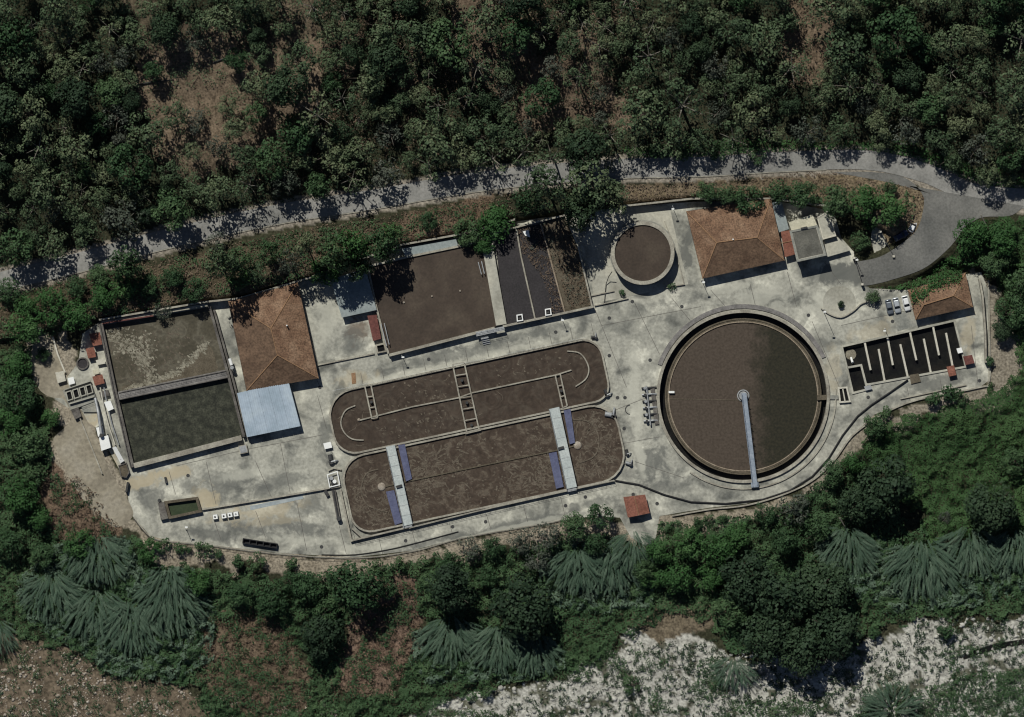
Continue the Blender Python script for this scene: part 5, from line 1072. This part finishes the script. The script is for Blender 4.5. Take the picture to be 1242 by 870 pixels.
# --- ground vegetation masses (uncountable) ---
def mass(name, lab, polys, dens, size, hgt_, m, seed, excl=(), bump=9, th=None, asp=1.0, lift=.1, jitter=14, free=None):
    r = np.random.default_rng(seed); X = []; Y = []
    for p in polys:
        xs = [q[0] for q in p]; ys = [q[1] for q in p]; A = (max(xs)-min(xs))*(max(ys)-min(ys))*S*S; n = int(A*dens)
        x = r.uniform(min(xs), max(xs), n); y = r.uniform(min(ys), max(ys), n); jx = (fbm(x, y, 16, seed)-.5)*jitter*2; jy = (fbm(x, y, 16, seed+40)-.5)*jitter*2
        k = inside(x+jx, y+jy, p)
        for e in excl: k &= ~inside(x+jx, y+jy, e)
        X.append(x[k]); Y.append(y[k])
    x = np.concatenate(X); y = np.concatenate(Y)
    k = (dist_line(x, y, ROAD_C) > 13) & ~inside(x, y, YARD) & ~inside(x, y, ACC_POLY)
    if free is not None: k[:] = True
    bn = fbm(x, y, bump, seed+3, 2)
    if th is not None: k &= bn+r.normal(0, .05, len(x)) > th
    x, y, bn = x[k], y[k], bn[k]
    hh = lambda a, b: hgt_*np.clip(fbm(a, b, bump, seed+3, 2)*1.9-.45, 0, 1.4)
    h0 = hh(x, y); e = 1.5; gx_ = (hh(x+e, y)-h0)/(e*S); gy_ = -(hh(x, y+e)-h0)/(e*S)
    z = (hgt(x, y) if free is None else free)+h0*r.uniform(.75, 1.0, len(x))+lift
    kz = (CAMH-z)/CAMH; C = np.stack([(x-621)*S*kz, (435-y)*S*kz, z], -1)
    Nn = np.stack([-gx_, -gy_, np.ones_like(gx_)], -1)+r.normal(size=(len(x), 3))*.3
    v, f = leaf_quads(C, Nn, size, r, asp); o = mesh_obj(name, v, f, m, tint=np.clip(.5+(fbm(x, y, 30, seed+8)-.5)*1.2+r.normal(0, .15, len(x)), 0, 1))
    print(name, len(f)); return tag(o, lab, 'ground cover', None, 'stuff')
EASTP = [(1045,520),(1080,508),(1130,500),(1190,480),(1216,470),(1240,450),(1225,400),(1212,350),(1196,318),(1160,300),(1180,268),(1280,262),(1280,668),(1130,658),(1110,610),(1050,560)]
mass('creeper_cover', 'bright green creepers blanketing the slope right of the plant', [EASTP], 18, .48, 2.2, 'leaf_creeper', 21, bump=11)
BR1 = [(60,560),(110,590),(150,640),(130,672),(70,655),(40,600)]; BR2 = [(245,745),(335,740),(375,800),(380,850),(320,880),(240,830)]; BR3 = [(440,700),(505,705),(515,770),(480,840),(400,860),(420,780)]; PADX = [(38,405),(78,405),(130,560),(170,630),(150,645),(110,615),(75,560),(60,540),(75,500),(40,470)]
SOUTHP = [(-20,428),(38,420),(66,520),(60,600),(90,660),(160,650),(190,684),(320,700),(430,698),(560,670),(740,648),(775,662),(800,640),(880,628),(955,610),(1000,585),(1045,555),(1120,655),(1280,665),(1280,742),(1180,748),(1110,752),(1050,765),(1040,795),(890,795),(860,750),(800,745),(740,785),(700,818),(600,836),(530,858),(470,880),(260,890),(240,838),(130,815),(60,780),(-20,768)]
mass('undergrowth', 'dark green undergrowth covering the bank below the plant', [SOUTHP], 12, .58, 2.4, 'leaf_mid', 33, excl=(BR1, BR2, BR3, PADX), bump=10)
mass('dry_brush', 'reddish-brown dry brush in patches on the lower bank', [BR1, BR2, BR3], 6, .42, 1.3, 'leaf_dry', 45, bump=6, asp=1.4, th=.38)
mass('bank_grass', 'dry grass and weeds on the bank between road and plant', [[(-20,362),(120,330),(250,302),(360,280),(480,258),(560,243),(620,233),(625,265),(487,296),(372,337),(120,386),(-20,420)], [(755,224),(850,220),(1000,208),(1090,214),(1122,240),(1108,285),(1066,276),(1020,250),(935,241),(840,241),(755,248)]], 3.2, .45, .7, 'leaf_dry', 51, bump=9, jitter=3)
mass('bank_shrubs', 'green low shrubs on the bank between road and plant', [[(-20,362),(120,330),(250,302),(360,280),(480,262),(620,240),(625,262),(487,296),(372,337),(120,386),(-20,440)], [(835,228),(1090,224),(1112,240),(1106,280),(1066,272),(1020,250),(935,240),(840,240)], [(690,222),(745,222),(745,248),(630,262),(630,240)]], 6, .5, 1.6, 'leaf_mid', 58, bump=10, th=.42, jitter=3)
mass('hedge', 'green creeper hedge along the outer side of the access road', [[(1048,350),(1085,348),(1125,333),(1155,308),(1172,285),(1182,280),(1190,322),(1160,332),(1148,345),(1118,362),(1098,356),(1060,362)]], 12, .5, 1.8, 'leaf_bright', 61, bump=8, jitter=2)
mass('forest_undergrowth', 'dim undergrowth between the trunks of the hillside forest', [[(-20,-20),(1262,-20),(1262,205),(1130,185),(1050,172),(850,185),(640,196),(450,226),(200,272),(-20,330)]], 2.2, .55, 1.5, 'leaf_dark', 66, excl=BARE, bump=14)
mass('hillside_scrub', 'sparse grey-green scrub on the bare hillside clearings', BARE, 4, .42, 1.2, 'leaf_forest', 70, bump=10, th=.5, jitter=3)
mass('verge_shrubs', 'green shrubs along the uphill edge of the right half of the road', [[(752,178),(850,172),(930,168),(1000,172),(1100,172),(1180,200),(1262,212),(1262,232),(1180,222),(1120,196),(1050,182),(950,184),(850,190),(760,192)]], 9, .48, 1.9, 'leaf_bright', 74, bump=10, jitter=5)
mass('river_scrub', 'dark scrub specks growing among the white river stones', [[(640,840),(720,800),(800,780),(870,775),(890,810),(1060,795),(1110,755),(1262,738),(1262,875),(560,875)]], 14, .42, .9, 'leaf_dark', 80, bump=4.5, th=.55, jitter=8)
mass('river_island_shrubs', 'green shrub strips between the pale river channels', [[(1120,835),(1190,815),(1200,822),(1130,848)], [(1040,858),(1150,840),(1262,800),(1262,875),(1030,875)], [(845,800),(880,795),(875,835),(850,830)], [(880,850),(960,845),(1010,855),(990,868),(900,870)], [(640,800),(740,780),(750,792),(690,812),(640,816)], [(540,860),(620,866),(610,875),(500,875)]], 9, .48, 1.3, 'leaf_mid', 84, bump=9, jitter=6)
mass('slope_scrub', 'sparse green tufts on the brown gravel slope at lower left', [[(-20,770),(130,800),(240,850),(400,872),(-20,875)]], 9, .40, .8, 'leaf_mid', 88, bump=6, th=.53, jitter=6)
mass('slope_green', 'green tufts where the gravel slope meets the bank', [[(240,800),(540,840),(520,875),(260,875)]], 7, .45, .9, 'leaf_mid', 90, bump=8, th=.5, jitter=6)
mass('bed_weeds', 'brown weeds overgrowing the upper and right parts of the middle and right sludge beds', [[(628,278),(656,273),(664,295),(686,376),(668,379),(662,345),(640,312),(633,308)],[(658,272),(686,263),(701,298),(716,368),(690,374),(668,300)]], 9, .34, .9, 'leaf_dry', 95, bump=5, jitter=3, free=.92, th=.30)
mass('bed_weeds', 'green-brown weeds among the dry ones on the right sludge bed', [[(636,278),(686,264),(701,298),(716,366),(692,372),(672,318),(640,306)]], 6, .34, 1.0, 'leaf_grey', 97, bump=4, jitter=3, free=.95, th=.5)
mass('forest_dry_brush', 'reddish-brown dry brush showing between the crowns of the central hillside', [[(380,-20),(780,-20),(780,150),(640,165),(520,150),(400,130)],[(300,130),(470,130),(560,190),(420,215),(300,230)],[(940,-20),(1010,-20),(1010,110),(950,110)]], 4, .5, 1.6, 'leaf_dry', 99, bump=9, th=.5)
# vines creeping over the small tiled roof
r_ = np.random.default_rng(5); n = 900
vx = r_.uniform(1104, 1165, n); vy = 352+(vx-1104)*-.27+r_.normal(0, 1, n)*5+np.where(vx < 1125, 8, 0)
C = np.stack([(vx-621)*S, (435-vy)*S, 3.3+np.clip(r_.normal(.6, .35, n), .1, 1.6)+np.clip((vy-350)/12, 0, .8)], -1); v, f = leaf_quads(C, r_.normal(size=(n, 3))*.5+np.array([0, 0, 1]), .5, r_)
tag(mesh_obj('roof_creeper', v, f, 'leaf_bright', tint=r_.random(n)), 'green creeper spilling over the uphill slope of the small tiled roof', 'creeper')
# --- stones ---
def stones(name, lab, polys, n, s0, s1, m, seed, th=.42):
    r = np.random.default_rng(seed); t = (1+5**.5)/2
    iv = np.array([(-1,t,0),(1,t,0),(-1,-t,0),(1,-t,0),(0,-1,t),(0,1,t),(0,-1,-t),(0,1,-t),(t,0,-1),(t,0,1),(-t,0,-1),(-t,0,1)])/1.9
    fi = np.array([(0,11,5),(0,5,1),(0,1,7),(0,7,10),(0,10,11),(1,5,9),(5,11,4),(11,10,2),(10,7,6),(7,1,8),(3,9,4),(3,4,2),(3,2,6),(3,6,8),(3,8,9),(4,9,5),(2,4,11),(6,2,10),(8,6,7),(9,8,1)])
    X = []; Y = []
    for p in polys:
        xs = [q[0] for q in p]; ys = [q[1] for q in p]; x = r.uniform(min(xs), max(xs), n); y = r.uniform(min(ys), max(ys), n); k = inside(x, y, p) & (fbm(x, y, 20, seed) > th); X.append(x[k]); Y.append(y[k])
    x = np.concatenate(X); y = np.concatenate(Y); n = len(x); z = hgt(x, y); s = s0+(s1-s0)*r.random(n)**4
    sc_ = s[:, None, None]*r.uniform(.6, 1.3, (n, 1, 3))*np.array([1, 1, .6]); v = iv[None]*sc_*r.uniform(.8, 1.2, (n, 12, 1))
    a = r.uniform(0, 6.28, n); ca, sa = np.cos(a)[:, None], np.sin(a)[:, None]; vx = v[..., 0]*ca-v[..., 1]*sa; vy = v[..., 0]*sa+v[..., 1]*ca
    v = np.stack([vx+((x-621)*S)[:, None], vy+((435-y)*S)[:, None], v[..., 2]+z[:, None]+s[:, None]*.15], -1).reshape(-1, 3)
    f = (fi[None]+12*np.arange(n)[:, None, None]).reshape(-1, 3); print(name, n)
    return tag(mesh_obj(name, v, f, m), lab, 'stones', None, 'stuff')
stones('slope_stones', 'loose pale stones strewn over the brown gravel slope', [[(-20,775),(60,785),(140,820),(240,845),(400,850),(430,880),(-20,880)]], 6500, .10, .60, 'stone_tan', 3, .50)
stones('river_stones', 'white boulders and cobbles of the dry riverbed', [[(500,880),(560,845),(690,815),(760,780),(880,790),(1050,800),(1110,755),(1262,740),(1262,880)]], 7000, .12, .85, 'stone_white', 4, .46)
wr = catmull([(1168,797),(1190,790),(1215,783),(1262,776)], 6)
struct(MB().strip(wr, 7, hz(1215,785)-.1, hz(1215,785)+.25).obj('river_pool', 'water_black'))
# --- giant reeds: each arching cane is a part ---
CANES = []
for k in range(6):
    r = np.random.default_rng(300+k); Lc = 8.0; vv = []; ff = []
    mb_t = np.linspace(0, 1, 40)
    bend = r.uniform(-.12, .12)
    P_ = np.stack([Lc*(mb_t**1.25), Lc*bend*mb_t**2*2, 5.5*np.sin(mb_t*2.0)*(1-.25*mb_t)], -1)
    for i in range(4, 40):
        d = P_[i]-P_[i-1]; d /= np.linalg.norm(d); side = np.cross(d, [0, 0, 1]); side /= np.linalg.norm(side)
        wdt = .085+.035*math.sin(mb_t[i]*3)
        for s_ in (-1, 1):
            ll = (.62+.5*math.sin(mb_t[i]*3.0))*r.uniform(.7, 1.1); dr = d*.62+side*s_*.85+np.array([0, 0, .05]); tip = P_[i]+dr*ll-np.array([0, 0, .28*ll]); b = np.cross(dr, [0, 0, 1]); b /= np.linalg.norm(b)
            mid = (P_[i]+tip)/2+np.array([0, 0, .1]); q = len(vv); vv += [P_[i], mid+b*wdt, tip, mid-b*wdt]; ff.append((q, q+1, q+2, q+3))
    o = mesh_obj('cane', np.array(vv), np.array(ff), 'leaf_reed', tint=np.clip(r.normal(.5, .2, len(ff)), 0, 1)); COL.objects.unlink(o); CANES.append(o.data); bpy.data.objects.remove(o)
def reeds(px, py, R, n, lab, a0=190, a1=350, sx=1.0):
    z = hz(px, py); t = bpy.data.objects.new('reed_clump', None); COL.objects.link(t); t.location = W(px, py, z, z); tag(t, lab, 'reeds', 'giant reed clumps on the lower bank')
    n = min(300, int(n*2.6)); full = a1-a0 > 300
    for k in range(n):
        q = math.sqrt(random.random()); th_ = random.uniform(0, 2*math.pi)
        bx_ = R*S*.62*q*math.cos(th_); by_ = R*S*(.50*q*math.sin(th_)+.10)
        vx_, vy_ = (0, 0) if full else (0, R*S*.75)
        a = math.atan2(by_-vy_, (bx_-vx_)*1.25)+random.gauss(0, .22)
        o = bpy.data.objects.new('cane', random.choice(CANES)); COL.objects.link(o); o.parent = t
        s = (1.9+R*S*.15)*random.uniform(.7, 1.2)/8
        o.location = (bx_, by_, 1.0+2.2*(1-q*q)+random.uniform(0, .8)+by_*.12); o.rotation_euler = (random.gauss(0, .1), random.gauss(0, .08), a); o.scale = (s*1.15, s*.72, s*random.uniform(.5, .8))
for a in ((118,676,52,80,'fan of drooping reeds directly below the lower left fence corner'),(62,722,48,80,'fan of drooping reeds at left, second clump from the frame edge'),(-4,770,34,45,'reed clump cut by the left frame edge'),(118,745,52,90,'tall reed curtain between the left fans'),(160,760,55,90,'reed curtain at the middle of the left reed bed',215,325),(205,735,58,90,'reed fan at the right end of the left reed bed'),(205,705,34,50,'small upper reed fan of the left reed bed'),
  (700,690,48,80,'reed curtain right of the dark dome tree, left half',205,335),(742,688,50,90,'reed curtain right of the dark dome tree, right half',205,335),(768,665,36,50,'reed tufts just below the kiosk slope'),(546,776,50,90,'reed fan on the river bank, left one'),(605,784,46,80,'reed fan on the river bank below the dark dome tree',190,350),(648,792,40,60,'reed fan on the river bank, right one'),
  (1028,668,50,80,'reed fan above the right side of the huge dark trees'),(1118,690,62,120,'widest reed fan on the right lower bank'),(1175,668,52,90,'reed fan between the widest one and the right edge'),(1232,668,46,80,'reed fan at the right frame edge'),(890,815,34,45,'small reed tuft at the foot of the huge dark trees',200,330),(1082,862,40,60,'reed clump at the bottom frame edge on the river bank',0,360)): reeds(*a)
RB_ = [[(70,660),(150,650),(180,690),(235,690),(262,735),(258,800),(200,830),(130,815),(90,790),(20,745),(20,700)], [(650,680),(690,655),(760,660),(800,690),(790,735),(730,745),(670,735)], [(500,765),(560,755),(680,780),(690,810),(640,825),(520,830),(495,800)], [(985,655),(1060,650),(1100,665),(1262,645),(1262,715),(1180,735),(1080,745),(1000,700)]]
mass('reed_bed', 'low grey-green reed leaves filling the beds between the taller arching reeds', RB_, 9, .55, 2.6, 'leaf_reed', 101, bump=8, asp=1.7, jitter=5, th=.3)
mass('brush_greens', 'green scrub breaking up the dry brown patches on the lower bank', [[(60,570),(110,600),(140,650),(100,672),(60,650)],[(235,735),(345,735),(385,800),(380,870),(240,850)],[(430,690),(515,700),(525,790),(470,850),(390,860),(420,780)]], 8, .5, 1.8, 'leaf_mid', 103, bump=9, th=.47, jitter=8)
mass('gravel_greens', 'green scrub strips between the pale stony river channels at right', [[(1060,800),(1150,790),(1262,770),(1262,860),(1040,870)],[(620,790),(760,770),(880,830),(900,875),(700,850)]], 8, .46, 1.4, 'leaf_mid', 105, bump=13, th=.57, jitter=8)
# pale bare poles lying / logs
for x0, y0, x1, y1, l in ((1186,262,1202,292,'pale forked dead trunk leaning out of the junction tree'),(1018,628,1030,650,'pale dead pole standing out of the bushes below the clarifier'),(160,108,215,100,'dark fallen trunk lying across the bare hillside clearing, left one'),(262,80,305,66,'dark fallen trunk lying across the bare hillside clearing, middle one'),(352,58,375,55,'dark fallen trunk piece on the bare clearing, right one')):
    za, zb = hz(x0, y0), hz(x1, y1); dk = 'fallen' in l
    tag(MB().tube([W(x0, y0, za+(.35 if dk else 6)), W((x0+x1)/2, (y0+y1)/2-1, max(za, zb)+(.5 if dk else 4)), W(x1, y1, zb+(.3 if dk else 1.5))], .25 if dk else .22, 7, .12).obj('dead_trunk', 'dark_metal' if dk else 'bark_pale'), l, 'dead trunk')
